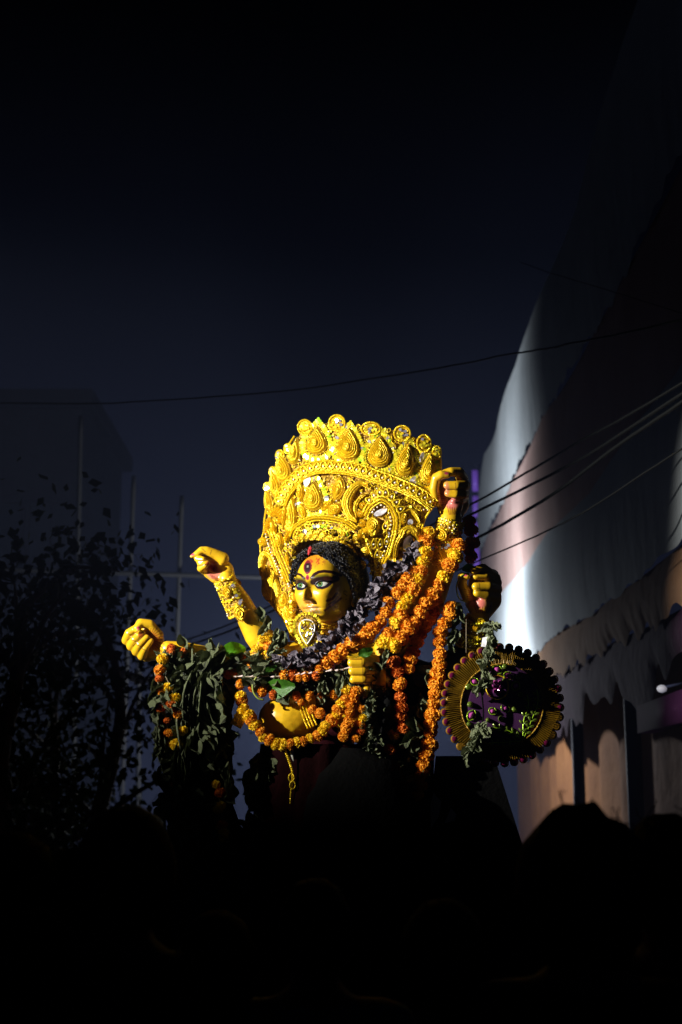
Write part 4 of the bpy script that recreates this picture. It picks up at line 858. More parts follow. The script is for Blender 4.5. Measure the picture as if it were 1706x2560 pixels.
# ------------------------------------------------------------------ bracelets (wrapped round the forearms)
def arm_surface(p, q, ra, rb):
    p, q = np.array(p, float), np.array(q, float); ax = q - p; L_ = np.linalg.norm(ax); ax = ax / L_; f = np.array([0., 0, 1]); s = np.cross(ax, f); s /= np.linalg.norm(s); f = np.cross(s, ax)
    if f[2] < 0: f = -f; s = -s
    def sm(a, t, h):                    # a: turn round the arm (radians, 0 = facing us), t: along it
        a, t, h = np.broadcast_arrays(np.asarray(a, float), np.asarray(t, float), np.asarray(h, float)); r_ = (ra + (rb - ra) * t)[..., None] + np.asarray(h, float)[..., None]
        return p + ax * (L_ * t)[..., None] + r_ * (np.sin(a)[..., None] * s + np.cos(a)[..., None] * f)
    def sxy(x, y, h):                   # same, for ornaments drawn at photograph pixels
        x = np.asarray(x, float); y = np.asarray(y, float); r2 = np.stack([x - p[0], y - p[1]], -1); a2 = ax[:2] / np.linalg.norm(ax[:2]); n2 = s[:2] / np.linalg.norm(s[:2])
        t = np.clip(r2 @ a2 / (L_ * np.linalg.norm(ax[:2])), -.1, 1.1); o_ = r2 @ n2; rr = ra + (rb - ra) * t; a = np.arcsin(np.clip(o_ / rr, -.97, .97)); return sm(a, t, h)
    return sm, sxy
def bracelet(label, p, q, ra, rb, loc, ornaments, ts, grp='gold bracelets on the raised arms'):
    global crown
    t = thing('bracelet', label, 'bracelet', PW(loc), grp); sm, sxy = arm_surface(p, q, ra, rb); crown = t
    for k, tt in enumerate(ts):
        a = np.linspace(0, 2 * math.pi, 40); P = sm(a, np.full(40, tt) + .012 * np.sin(a * 3 + k), np.full(40, 1.5)); rr = 2.8 * (1 + .3 * np.where(np.arange(40) % 2 == 0, 1, -1)); V, Fc = tube(P, rr, 6); part('bangle', PW(V), Fc, GOLD2, t, False)
    a = np.linspace(0, 2 * math.pi, 30, endpoint=False); rows = [sm(a, np.full(30, tt), np.full(30, .8)) for tt in np.linspace(ts[0], ts[-1], 8)]; part('cuff', PW(np.concatenate(rows)), gridfaces(8, 30, True), GOLDB, t)
    mb = MB()
    for k in range(110):
        aa, tt = nr.uniform(-1.7, 1.7), nr.uniform(ts[0], ts[-1]); c = sm(np.array(aa), np.array(tt), np.array(3.2)); mb.add(PW(ICO1[0] * nr.uniform(1.4, 3.0) + c), ICO1[1], int(nr.choice(3, p=[.5, .3, .2])))
    o = mb.build('bead', [BEAD, SEQ_Y, PEARL], t); o['kind'] = 'stuff'
    mb = MB()
    for k in range(26):
        aa, tt = nr.uniform(-1.5, 1.5), nr.uniform(ts[0], ts[-1]); n_ = 12; qq = np.linspace(0, 2 * math.pi, n_); P = sm(aa + .26 * np.cos(qq), tt + .05 * np.sin(qq), np.full(n_, 3.0)); V, Fc = tube(P, 1.0, 4); mb.add(PW(V), Fc)
    o = mb.build('filigree', GOLD2, t); o['kind'] = 'stuff'
    with_surface(sxy)
    for kind, x, y, w_, h_, r_, H in ornaments:
        m = dome(kind, x, y, w_, h_, r_, H, lift=3, amp=1.3); beads(ringpts(kind, x, y, w_, h_, r_, 4.2), 1.5, 4.5, BEAD, 'bead_rim', m, sm=sxy)
    return t, sxy
b1, s1 = bracelet('gold bracelet with pointed medallions on the arm with the outstretched finger', (560, 1446, 24), (612, 1552, 14), 24, 31, (588, 1500, 40), [('leaf', 567, 1477, 19, 33, -12, 7), ('leaf', 598, 1528, 26, 50, -18, 10), ('tear', 630, 1502, 18, 32, -65, 5), ('oval', 603, 1452, 16, 20, -20, 6)], (.02, .14, .3, .45, .62, .8))
sequins(np.array([(578 + nr.uniform(-6, 8) + k * 2.0, 1458 + k * 4.2) for k in range(14)]), 8, 8, 6, [SEQ_W, SEQ_Y], b1, name='sequin_row', sm=s1)
b2, s2 = bracelet('gold bracelet with round medallion and drop under the topmost fist', (1128, 1300, 20), (1100, 1420, 18), 31, 33, (1112, 1340, 40), [('oval', 1103, 1336, 36, 40, -8, 9), ('tear', 1096, 1394, 30, 50, 8, 8)], (.02, .08, .2, .34, .5))
sequins(np.array([(1090 + k * 5, 1362 + (k % 2) * 6) for k in range(7)]), 8, 8, 7, [SEQ_W, SEQ_Y], b2, name='sequin_row', sm=s2)
b3, s3 = bracelet('gold beaded bracelet under the lower right fist above the round shield', (1200, 1544, 22), (1166, 1640, 12), 29, 35, (1180, 1590, 40), [('tear', 1152, 1548, 16, 34, 5, 6), ('oval', 1190, 1566, 16, 18, 0, 5)], (.02, .16, .3, .46, .62, .8))
for y_ in (1549, 1588, 1598): beads(spline(np.array([(1162, y_ + 6), (1185, y_ + 9), (1212, y_ + 4)]), 9), 3.6, 6, SEQ_Y, 'bead_string', b3, sm=s3)
with_surface(_SM); crown = crown_keep
# ------------------------------------------------------------------ round shield
SHC = np.array([1256, 1763, 62.]); TX, TY = -.22, .05
def sh(x, y, h): x = np.asarray(x, float); y = np.asarray(y, float); return np.stack(np.broadcast_arrays(x, y, SHC[2] + (x - SHC[0]) * TX + (y - SHC[1]) * TY + np.asarray(h)), -1)
SHG = mat('gold_foil_fan', (0.30, 0.17, 0.008), 0.4, 0.2, 0.5, 500, vscale=40, var2=(0.17, 0.09, 0.005), trans=0.1)
SHP = mat('violet_velvet', (0.060, 0.006, 0.075), 0.8, 0, 0.5, 500); GEM = mat('dark_red_gem', (0.10, 0.005, 0.035), 0.12, 0, coat=.6); GEMP = mat('pink_gem', (0.62, 0.10, 0.42), 0.08, 0.2, coat=.6); GEMG = mat('green_gem', (0.13, 0.19, 0.02), 0.25, 0.3)
shield = thing('shield', 'round violet shield with pleated gold rim and dark red gems, right of the idol', 'shield', PW(SHC))
SHR = 142
n_ = 72; a = np.linspace(0, 2 * math.pi, n_, endpoint=False); V = []
for r_, h in ((0, 3), (40, 3.2), (80, 3), (104, 2), (106, -4), (0, -5)): V.append(sh(SHC[0] + r_ * np.cos(a), SHC[1] + r_ * np.sin(a), h + 0 * a))
part('disc', PW(np.concatenate(V)), gridfaces(6, n_, True), SHP, shield)
n_ = 320; a = np.linspace(0, 2 * math.pi, n_, endpoint=False); V = []
wob = 2.5 * np.sin(a * 7 + 1) + 2 * np.sin(a * 13)
for r_, k in ((102, .4), (116, 1), (130, 1.3), (SHR, 1.2)): V.append(sh(SHC[0] + (r_ + wob * (r_ > 110)) * np.cos(a), SHC[1] + (r_ + wob * (r_ > 110)) * np.sin(a), 4 + k * 2.0 * np.where(np.arange(n_) % 2 == 0, 1, -1) + nr.uniform(-.8, .8, n_)))
V.append(sh(SHC[0] + SHR * np.cos(a), SHC[1] + SHR * np.sin(a), -3 + 0 * a)); V.append(sh(SHC[0] + 102 * np.cos(a), SHC[1] + 102 * np.sin(a), -3 + 0 * a))
part('pleated_ring', PW(np.concatenate(V)), gridfaces(6, n_, True), SHG, shield, False)
with_surface(sh); crown = shield
cord([(SHC[0] + 103 * math.cos(t), SHC[1] + 103 * math.sin(t)) for t in np.linspace(0, 6.28, 60)], 2, 5, GOLDB, 'inner_cord')
HALO = mat('amber_foil', (0.34, 0.17, 0.012), 0.35, 0.4, trans=.15)
for k in range(38):
    t = 2 * math.pi * k / 38 + .04; rr = SHR + 3; x, y = SHC[0] + rr * math.cos(t), SHC[1] + rr * math.sin(t)
    if k in (1, 2, 3, 13, 14): 
        dome('oval', x, y, 26, 24, 0, 2, lift=1, name='foil_scallop', m=HALO, n=16, K=4, amp=.2); continue
    hl = dome('oval', x, y, 22, 22, 0, 2, lift=0, name='boss', m=HALO, n=18, K=4, amp=.3); dome('oval', x, y, 17, 17, 0, 5, lift=2, name='gem', m=GEM, n=18, K=6, amp=0, parent=hl, pull=(0, 0))
for k in range(6): t = k * 1.05; dome('leaf', 1244 + 11 * math.cos(t), 1716 + 12 * math.sin(t), 10, 14, math.degrees(t) + 90, 5, lift=5, name='pink_gem', m=GEMP, n=16, K=4, amp=0, pull=(0, 0))
cord([(1244 + 28 * math.cos(t), 1718 + 30 * math.sin(t)) for t in np.linspace(0, 6.28, 40)], 1.8, 5, GOLD2, 'ring_cord')
for x, y, r_ in ((1263, 1666, 8), (1296, 1694, 8), (1302, 1737, 8), (1287, 1773, 8), (1253, 1797, 8), (1172, 1717, 9), (1176, 1761, 8), (1173, 1810, 7), (1262, 1700, 6), (1220, 1800, 6)): dome('oval', x, y, r_ * 2, r_ * 2, 0, 6, lift=4, name='green_gem', m=GEMG, n=18, K=5, amp=.2, pull=(0, 0))
for x, y, w_, h_ in ((1244, 1674, 18, 14), (1272, 1690, 18, 14), (1232, 1778, 14, 12), (1264, 1771, 16, 13), (1187, 1704, 16, 13), (1290, 1715, 14, 16), (1179, 1788, 14, 20)): 
    g_ = dome('leaf', x, y, w_, h_, 30, 6, lift=4, name='pink_gem', m=GEMP, n=16, K=4, amp=0, pull=(0, 0)); cord(xy(outline('leaf', 14), x, y, w_ * 1.5, h_ * 1.5, 30), 1.2, 5, SEQ_G, 'setting', g_, close=True, n=16, sides=5)
def spray(pts, nl, side0, sz):
    q = spline(np.array(pts, float), nl + 2); c = cord(q, 1.4, 4.5, SEQ_G, 'spray_stem'); tq = np.gradient(q, axis=0)
    for i in range(1, nl + 1):
        for s in (-1, 1):
            b_ = math.degrees(math.atan2(tq[i][1], tq[i][0])) + 90 + s * 48; x = q[i][0] + sz * .55 * math.sin(math.radians(b_)); y = q[i][1] - sz * .55 * math.cos(math.radians(b_)); dome('leaf', x, y, sz * .5, sz, b_, 3, lift=4, name='leaflet', m=GEMG, n=14, K=4, amp=.2, parent=c)
spray([(1308, 1850), (1330, 1800), (1346, 1752), (1342, 1722)], 7, 1, 17); spray([(1308, 1850), (1310, 1800), (1322, 1765), (1318, 1735)], 5, 1, 15); spray([(1308, 1850), (1270, 1826), (1226, 1818)], 5, 1, 15); spray([(1308, 1852), (1262, 1856), (1222, 1858)], 5, 1, 14)
with_surface(_SM); crown = crown_keep
mp = thing('mirror_charm', 'small bright mirror charm dangling above the shield rim', 'charm', PW((1214, 1604, 84)))
V = np.array([(1207, 1594, 84), (1222, 1592, 88), (1217, 1618, 82), (1203, 1616, 80)]); part('glass', PW(np.concatenate([V, V - (0, 0, 2)])), [(0, 1, 2, 3), (7, 6, 5, 4), (0, 4, 5, 1), (1, 5, 6, 2), (2, 6, 7, 3), (3, 7, 4, 0)], MIRROR, mp, False)
V, Fc = tube(PW(np.array([(1166, 1538, 62), (1166, 1580, 84), (1166, 1632, 84)])), .001, 5); part('thread', V, Fc, THREAD, mp)
# ------------------------------------------------------------------ flowers and garlands
def marigold_mesh(seed, m, big=0):
    rs = np.random.RandomState(seed); mb = MB(); V = ICO2[0] * np.array([.84, .84, .66]); mb.add(V, ICO2[1])
    n = 170
    for k in range(n):
        z = 1 - 2 * (k + .5) / n; a = k * 2.39996 + rs.uniform(-.2, .2); r_ = math.sqrt(1 - z * z); d = np.array([r_ * math.cos(a), r_ * math.sin(a), z * .78]); d /= np.linalg.norm(d)
        t = np.cross(d, rs.randn(3)); t /= np.linalg.norm(t); s_ = np.cross(d, t); c = d * np.array([.78, .78, .62]); L_ = rs.uniform(.14, .27); wd = rs.uniform(.13, .21)
        e = c + d * L_ + t * rs.uniform(-.12, .12); mb.add(np.array([c - s_ * wd * .6, c + s_ * wd * .6, e + s_ * wd + d * rs.uniform(-.06, .04), e + t * .07, e - s_ * wd + d * rs.uniform(-.06, .04)]), [(0, 1, 2, 3, 4)])
    return mesh('marigold', np.concatenate(mb.V), mb.F, m, False)
FLO = {c: [marigold_mesh(i * 7 + j, m) for i in range(4)] for j, (c, m) in enumerate((('o', ORANGE), ('y', YELLOW), ('r', DEEPOR)))}
def axis_rot(d, spin):
    q = Vector(d).to_track_quat('Z', 'Y'); return (q @ Euler((0, 0, spin)).to_quaternion()).to_matrix()
def garland(label, pts, dia, pattern, jitter=2.5, spacing=.62, flat=1.0, dim=None, grp='marigold garlands hung on the idol', double=0):
    dia *= 1.1; P = spline(np.array(pts, float), 400); d = np.concatenate([[0], np.cumsum(np.linalg.norm(np.diff(P, axis=0), axis=1))]); L_ = d[-1]; n_ = max(2, int(L_ / (dia * spacing)))
    Wp = PW(P); t0 = thing('marigold_garland', label, 'garland', Wp[0], grp)
    V, Fc = tube(Wp[::10], .0012, 5); part('thread', V, Fc, THREAD, t0)
    for k in range(n_):
        t = L_ * (k + .5) / n_; i = min(np.searchsorted(d, t), 398); c = P[i] + nr.randn(3) * jitter * np.array([1, 1, .6]); tang = Wp[min(i + 2, 399)] - Wp[max(i - 2, 0)]
        ch = pattern[k % len(pattern)]; 
        tang = tang / np.linalg.norm(tang) + nr.randn(3) * .28
        link('marigold', FLO[ch][nr.randint(4)], PW(c), t0, axis_rot(tang, nr.uniform(0, 6)), dia * S * .5 * nr.uniform(.86, 1.14))
    return t0
garland('plain orange garland crossing the right shoulder next to the dried violet one', [(1048, 1420, 60), (1025, 1441, 66), (1007, 1464, 70), (987, 1489, 74), (969, 1520, 78), (951, 1545, 80), (933, 1571, 84), (915, 1594, 88), (892, 1610, 94), (865, 1626, 98), (832, 1650, 102), (809, 1664, 100)], 36, 'oooooo')
garland('yellow and orange garland running down the shoulder in the middle of three', [(1079, 1316, 50), (1068, 1350, 56), (1062, 1392, 62), (1050, 1434, 68), (1036, 1470, 72), (1020, 1496, 74), (1008, 1520, 78), (995, 1548, 82), (979, 1570, 86), (966, 1600, 88), (958, 1616, 88)], 36, 'yoyyoyoyyo')
garland('orange garland with few yellow blooms, rightmost of the three on the shoulder', [(1152, 1352, 60), (1140, 1376, 62), (1128, 1400, 64), (1112, 1430, 66), (1094, 1468, 68), (1076, 1494, 70), (1058, 1520, 74), (1046, 1545, 78), (1028, 1562, 82), (1010, 1584, 88), (990, 1608, 90), (978, 1626, 90)], 38, 'oyoyoooooo')
garland('long straight orange garland hanging from behind the lower right fist to the dark', [(1140, 1500, 58), (1124, 1522, 62), (1114, 1545, 66), (1104, 1570, 68), (1099, 1600, 70), (1098, 1640, 70), (1094, 1680, 70), (1088, 1722, 68), (1083, 1780, 64), (1080, 1823, 62), (1072, 1866, 60), (1060, 1909, 58), (1050, 1960, 56), (1046, 2000, 56)], 36, 'oooooooo')
garland('orange garland hidden between the shoulder strands and the long straight one', [(1100, 1500, 50), (1082, 1530, 54), (1064, 1562, 60), (1046, 1600, 66), (1030, 1640, 70), (1022, 1680, 72)], 32, 'oroor')
garland('short orange garland behind the topmost bracelet', [(1170, 1296, -4), (1178, 1320, -6), (1180, 1348, -6), (1172, 1384, 0), (1186, 1404, 0)], 32, 'rrorr')
garland('yellow and orange U shaped garland framing the bare belly', [(598, 1730, 80), (607, 1758, 86), (617, 1784, 92), (630, 1803, 96), (646, 1825, 98), (668, 1845, 100), (693, 1857, 102), (722, 1860, 104), (748, 1857, 104), (776, 1849, 104), (802, 1832, 104), (821, 1810, 104), (840, 1788, 104), (853, 1765, 106), (866, 1739, 106), (872, 1720, 104)], 27, 'yoyyoyo', 2.0, .58)
garland('row of small orange blooms strung across the chest', [(588, 1712, 70), (620, 1714, 78), (668, 1733, 90), (728, 1738, 96), (794, 1739, 96), (846, 1736, 98)], 23, 'or', 1.5, 1.12)
garland('loose orange strand slanting beside the gilt blouse edge', [(740, 1756, 94), (762, 1760, 96), (783, 1772, 96), (800, 1784, 96), (818, 1786, 98)], 22, 'ooo', 3, .95)
garland('left of two short orange strands under the middle fist', [(891, 1717, 108), (880, 1758, 108), (875, 1784, 108), (868, 1825, 106), (856, 1850, 104)], 28, 'ooooo', 3)
garland('right of two short orange strands under the middle fist', [(909, 1765, 106), (904, 1797, 106), (898, 1822, 104), (894, 1856, 104)], 24, 'oyoro', 3)
garland('dull orange strand hanging in shade right of the middle fist', [(980, 1640, 70), (994, 1700, 76), (1000, 1745, 76), (1004, 1800, 74), (988, 1850, 72), (968, 1890, 70)], 32, 'rrorr', 4, .8)
garland('deep orange strand draped under the dried violet garland', [(700, 1690, 92), (722, 1690, 96), (752, 1694, 98), (786, 1686, 100), (808, 1668, 100)], 25, 'oro', 3)
garland('yellow flower cluster at the elbow of the arm with the outstretched finger', [(640, 1626, 40), (648, 1606, 46), (660, 1590, 48), (668, 1612, 50), (676, 1632, 52), (660, 1640, 52)], 26, 'yyyo', 4, .7)
garland('yellow and orange garland at the outer edge of the left leaf drape', [(396, 1640, 80), (404, 1664, 86), (414, 1690, 90), (432, 1730, 94), (438, 1775, 94), (446, 1820, 92), (446, 1860, 88)], 28, 'yoyyroy', 7, .85)
garland('thin orange strand along the left border of the leaf drape', [(386, 1680, 80), (396, 1710, 84), (402, 1740, 84), (414, 1790, 82), (420, 1830, 80), (434, 1900, 56), (446, 1985, 56), (452, 2040, 56)], 20, 'ror', 3, 1.5)
garland('dim yellow and orange strand low inside the left leaf drape', [(536, 1950, 86), (546, 1985, 88), (554, 2030, 88), (560, 2075, 86), (566, 2110, 84)], 24, 'yryyry', 4, .8)
garland('orange strand lying over the left shoulder leaves', [(598, 1640, 40), (612, 1652, 48), (628, 1668, 54), (560, 1690, 50)], 22, 'ror', 3, .7)
garland('dull orange strand hugging the lower left wrist', [(412, 1632, 56), (440, 1624, 56), (470, 1640, 56)], 26, 'rro', 4, .8)
# gilt square locket at the left end of the belly garland
lk = thing('locket', 'small square gilt locket at the left of the belly garland', 'locket', PW((598, 1800, 88)))
V, Fc = box((0, 0, 0), (28 * S, 10 * S, 34 * S), np.array(Euler((0, R(28), 0)).to_matrix())); part('plate', V + PW((598, 1800, 84)), Fc, GOLD, lk, False)
mb = MB()
for k in range(40): mb.add(PW(ICO1[0] * 2.0 + np.array([598 + nr.uniform(-13, 13), 1800 + nr.uniform(-15, 15), 90])), ICO1[1])
o = mb.build('grain', BEAD, lk); o['kind'] = 'stuff'
# gilt blouse edge on the bare chest, gold chain hanging under the garland
be = thing('gilt_trim', 'narrow gilt ribbon trim over the bodice above the belly garland', 'trim', PW((760, 1790, 90)))
for off_, r_ in ((0, 2.4), (7, 1.6), (14, 2.4), (22, 2.0)):
    P = np.array([(748 + off_, 1762 - off_ * .4, 88), (757 + off_, 1790 - off_ * .4, 91), (770 + off_, 1822 - off_ * .4, 92)]); P = spline(P, 40); V, Fc = tube(PW(P), r_ * S * (1 + .3 * np.where(np.arange(40) % 2 == 0, 1, -1)), 6); part('cord', V, Fc, GOLD2, be, False)
chn = thing('gold_chain', 'gold jewelled tassel chain hanging below the belly garland', 'chain', PW((722, 1880, 96)))
P = spline(np.array([(712, 1872, 98), (722, 1900, 96), (731, 1930, 94), (730, 1962, 92), (727, 1985, 90), (726, 2010, 88)]), 60); V, Fc = tube(PW(P), np.linspace(3.6, 1.5, 60) * S * (1 + .35 * np.where(np.arange(60) % 2 == 0, 1, -1)), 6); part('strand', V, Fc, GOLD2, chn, False)
for y_, x_ in ((1944, 729), (1963, 732)):
    a = np.linspace(0, 6.283, 20); V, Fc = tube(PW(np.stack([x_ + 7 * np.cos(a), y_ + 10 * np.sin(a), 95 + 0 * a], 1)), 1.6 * S, 5); part('link', V, Fc, GOLD2, chn)
tk = thing('white_tusk', 'pale curved tusk like point beside the gold chain', 'ornament', PW((732, 1886, 92))); P = spline(np.array([(728, 1874, 92), (731, 1888, 94), (735, 1906, 92)]), 12); V, Fc = tube(PW(P), np.linspace(6.5, 1.2, 12) * S, 10); part('point', V, Fc, mat('ivory_paint', (.6, .6, .5), .4), tk)

# crumpled petals of the dried violet garland
def crumple_mesh(seed, m, name='dried_petal', asp=.62, amp=.22, n=7):
    rs = np.random.RandomState(seed); V = []
    ph = rs.uniform(0, 6, 6); curl = rs.uniform(.2, 1.1)
    for i in range(n):
        t = i / (n - 1); wd = asp * math.sin(math.pi * (t * .86 + .09)) ** .8
        for j in range(5):
            s_ = j / 2 - 1; z = amp * (math.sin(s_ * 3 + ph[0] + t * 4) * .6 + math.sin(t * 7 + ph[1] + s_ * 2) * .5) + curl * (s_ * wd) ** 2 * 1.3 + curl * .55 * (t - .4) ** 2
            V.append((s_ * wd * .5 + .06 * math.sin(t * 6 + ph[2]), z, t))
    return mesh(name, V, gridfaces(n, 5), m, False)
DRY = [crumple_mesh(i, DRIED, 'dried_petal', rs_, .26) for i, rs_ in enumerate((.6, .75, .5, .9, .7, .65))]
def frame(phi, tilt, spin):
    d = Vector((math.cos(phi), 0, math.sin(phi))); n_ = Vector((0, -1, 0)); x = d.cross(n_) * -1
    M = Matrix((x, n_, d)).transposed(); return M @ Euler((tilt, 0, spin)).to_matrix()
dg_ = thing('dried_garland', 'thick garland of shrivelled violet black petals slung round the neck', 'garland', PW((1045, 1372, 60)))
PD = spline(np.array([(1048, 1368, 44), (1030, 1388, 56), (1002, 1423, 60), (979, 1446, 62), (956, 1476, 66), (933, 1504, 70), (911, 1520, 74), (884, 1551, 80), (864, 1577, 82), (846, 1600, 84), (822, 1620, 86), (794, 1640, 90), (766, 1652, 92), (738, 1655, 92), (708, 1654, 90)], float), 300)
for k in range(290):
    i = nr.randint(0, 300); wdt = 11 + 8 * min(1, i / 120) - 6 * max(0, (i - 160) / 140); c = PD[i] + nr.randn(3) * np.array([wdt * .62, wdt * .62, 7]); link('dried_petal', DRY[nr.randint(6)], PW(c), dg_, frame(nr.uniform(0, 6.28), nr.uniform(-1.1, 1.1), nr.uniform(-1.5, 1.5)), S * nr.uniform(16, 29))
V, Fc = tube(PW(PD[::8]), .006, 7); part('rope', V, Fc, BLACKC, dg_)

# leaves
def leaf_mesh(seed, m, asp=.45, fold=.35, curl=.25, wav=.05, pleat=0, n=13, mm=9):
    rs = np.random.RandomState(seed); ph = rs.uniform(0, 6, 4); V = []
    for i in range(n):
        t = i / (n - 1); wd = asp * (math.sin(math.pi * min(1, t * .92 + .03)) ** .75) * (1 - .35 * t)
        for j in range(mm):
            s_ = 2 * j / (mm - 1) - 1; z = fold * abs(s_) * wd + wav * math.sin(t * 17 + ph[0] + s_ * 3) * abs(s_) + curl * (t - .3) ** 2 * math.cos(ph[1]) + .05 * math.sin(t * 6 + ph[2]) + pleat * math.sin(s_ * 11 + ph[3] + t * 2) * .06 + .018 * math.sin(t * 34 + abs(s_) * 6)
            V.append((s_ * wd * .5 * (1 - .25 * pleat) + .05 * math.sin(t * 4 + ph[3]), z, t))
    nV = len(V); F1 = gridfaces(n, mm); st, sf = tube(np.array([(0, 0, -.22), (0, .02, -.1), (0, 0, 0.02)]), .012, 4)
    return mesh('leaf', np.concatenate([np.array(V), st]), F1 + [[q + nV for q in f] for f in sf], m, True)
LM = {'d': [leaf_mesh(i, LEAFD, .5, .5, .7, .1, .6) for i in range(5)], 'p': [leaf_mesh(20 + i, LEAFP, .5, .6, .8, .14, .8) for i in range(5)], 'g': [leaf_mesh(40 + i, LEAFG, .72, .15, .2, .03) for i in range(3)], 'L': [leaf_mesh(60 + i, LEAFD, .42, .25, .4, .05, 1.6, 24, 17) for i in range(4)],
      'c': [crumple_mesh(90 + i, LEAFP, 'leaf', .5, .3, 9) for i in range(4)], 'k': [crumple_mesh(120 + i, LEAFD, 'leaf', .55, .3, 9) for i in range(4)]}
def leaf(parent, kind, x, y, d, L_, ang, tilt=0, spin=0, wide=1.0):
    ms = LM[kind]; return link('leaf', ms[nr.randint(len(ms))], PW((x, y, d)), parent, frame(math.radians(ang), tilt, spin), (L_ * S * wide, L_ * S, L_ * S))
dr = thing('leaf_drape', 'heavy drape of withered dark leaves hanging from the lower left arm', 'leaf garland', PW((470, 1640, 40)))
for x, y, d, L_, a, w_ in ((482, 1665, 78, 190, -88, 1.0), (505, 1700, 80, 160, -80, .8), (470, 1740, 76, 190, -93, .8), (540, 1800, 66, 130, -85, .8), (460, 1820, 74, 190, -88, .8), (396, 1720, 60, 130, -84, .7), (398, 1800, 60, 140, -82, .7), (548, 1720, 64, 120, -100, .7), (560, 1860, 64, 130, -80, .8)):
    leaf(dr, 'L', x, y, d, L_, a, nr.uniform(-.12, .12), nr.uniform(-.3, .3), w_ * 1.15)
for k in range(210):
    y = 1650 + 500 * nr.rand() ** 1.15; xl = np.interp(y, [1640, 1760, 1900, 2150], [384, 384, 396, 420]); xr = np.interp(y, [1640, 1760, 1900, 2150], [560, 575, 570, 560]); x = nr.uniform(xl, xr)
    leaf(dr, 'k' if k % 3 else 'd', x, y, nr.uniform(36, 84), nr.uniform(30, 70), -90 + nr.uniform(-50, 50), nr.uniform(-.7, .7), nr.uniform(-1, 1))
for k in range(60):
    x = nr.uniform(420, 640); y = np.interp(x, [420, 470, 560, 640], [1640, 1645, 1655, 1665]) + nr.uniform(-14, 22); leaf(dr, 'p' if k % 4 == 0 else 'k', x, y, nr.uniform(30, 64), nr.uniform(30, 56), nr.uniform(0, 360), nr.uniform(-.8, .8), nr.uniform(-1, 1))
mb = MB()                                       # the dark matted mass of stalks and leaves behind
n_, m_ = 60, 22; V = []
for i in range(n_):
    y = 1640 + 920 * i / (n_ - 1); xl = np.interp(y, [1640, 1760, 1900, 2150, 2600], [388, 390, 404, 426, 440]); xr = np.interp(y, [1640, 1700, 1830, 1870, 1950, 2040, 2120, 2600], [560, 590, 578, 586, 578, 590, 640, 660])
    for j in range(m_): 
        t = j / (m_ - 1); V.append((xl + (xr - xl) * t + 3 * math.sin(i * 1.7 + j), y, 40 - 26 * (2 * t - 1) ** 2 + 6 * mnoise.noise(Vector((t * 9, i * .4, 0)))))
V = np.array(V); V2 = V.copy(); V2[:, 2] = -20
part('matted_stalks', PW(np.concatenate([V, V2])), gridfaces(n_, m_) + [tuple(q + len(V) for q in f[::-1]) for f in gridfaces(n_, m_)], mat('rotted_leaf_mass', (0.010, 0.011, 0.007), .9, 0, 1, 60), dr, False)
ch_ = thing('chest_leaves', 'mixed withered and fresh leaves tucked across the idol chest', 'leaf garland', PW((760, 1690, 80)))
for kind, x, y, d, L_, a, tl_ in (('p', 676, 1712, 92, 66, 35, .3), ('g', 664, 1716, 88, 80, 5, -.4), ('g', 652, 1690, 74, 80, 10, .5), ('p', 700, 1670, 88, 40, 10, 0), ('g', 898, 1640, 112, 40, 30, .3), ('g', 884, 1640, 110, 36, 150, .2), ('p', 958, 1660, 100, 44, 70, .2), ('p', 796, 1705, 98, 54, -80, .2), ('p', 812, 1700, 100, 50, -95, .3), ('p', 850, 1685, 102, 54, -92, .2), ('p', 862, 1690, 102, 50, -80, .4), ('p', 670, 1640, 70, 50, 60, .2), ('p', 684, 1614, 56, 46, 75, .4), ('k', 702, 1622, 56, 44, 80, .2), ('p', 672, 1640, 66, 46, 15, .2), ('p', 648, 1600, 48, 52, 70, .2), ('c', 672, 1580, 40, 44, 95, .4), ('k', 656, 1556, 30, 40, 100, .3), ('c', 604, 1662, 60, 56, 20, .2), ('p', 560, 1676, 64, 44, 40, .2), ('p', 548, 1668, 64, 46, -150, .2)): leaf(ch_, kind, x, y, d, L_, a, tl_, nr.uniform(-.4, .4))
for k in range(70):
    x = nr.uniform(600, 960); y = 1690 + nr.uniform(-24, 34) + 12 * math.sin(x * .02); leaf(ch_, 'k' if k % 3 else 'd', x, y, nr.uniform(62, 88), nr.uniform(26, 52), nr.uniform(0, 360), nr.uniform(-.8, .8), nr.uniform(-1, 1))
fg = link('fresh_leaf', leaf_mesh(77, mat('backlit_leaf', (0.10, .36, .006), .4, 0, .3, 60, trans=.45), .95, .1, .1, .02), PW((556, 1632, 46)), None, frame(math.radians(12), .3, .2), (52 * S, 62 * S, 62 * S)); tag(fg, 'bright green round leaf sticking up on the left shoulder', 'leaf')
sd = thing('leaf_chain', 'dark green crumpled leaf chain hanging right of the middle fist', 'leaf garland', PW((930, 1730, 100)), 'leaf chains hung on the idol')
for k in range(26): y = 1726 + k * 6; leaf(sd, 'p' if k % 2 else 'd', 932 + nr.uniform(-14, 14) + 4 * math.sin(k), y, 96 + nr.uniform(-6, 8), nr.uniform(28, 46), -90 + nr.uniform(-60, 60), nr.uniform(-.6, .6), nr.uniform(-1, 1))
sl = thing('leaf_chain', 'pale dried leaf strip hanging over the violet shield', 'leaf garland', PW((1222, 1560, 92)), 'leaf chains hung on the idol')
PL = spline(np.array([(1228, 1558, 60), (1226, 1590, 90), (1222, 1630, 100), (1214, 1670, 98), (1216, 1700, 96), (1206, 1724, 96)], float), 40)
for k in range(44): c = PL[min(39, int(k * 40 / 44))]; leaf(sl, 'c', c[0] + nr.uniform(-5, 5), c[1], c[2] + nr.uniform(-2, 4), nr.uniform(22, 34), -90 + nr.uniform(-55, 55), nr.uniform(-.7, .7), nr.uniform(-1, 1))
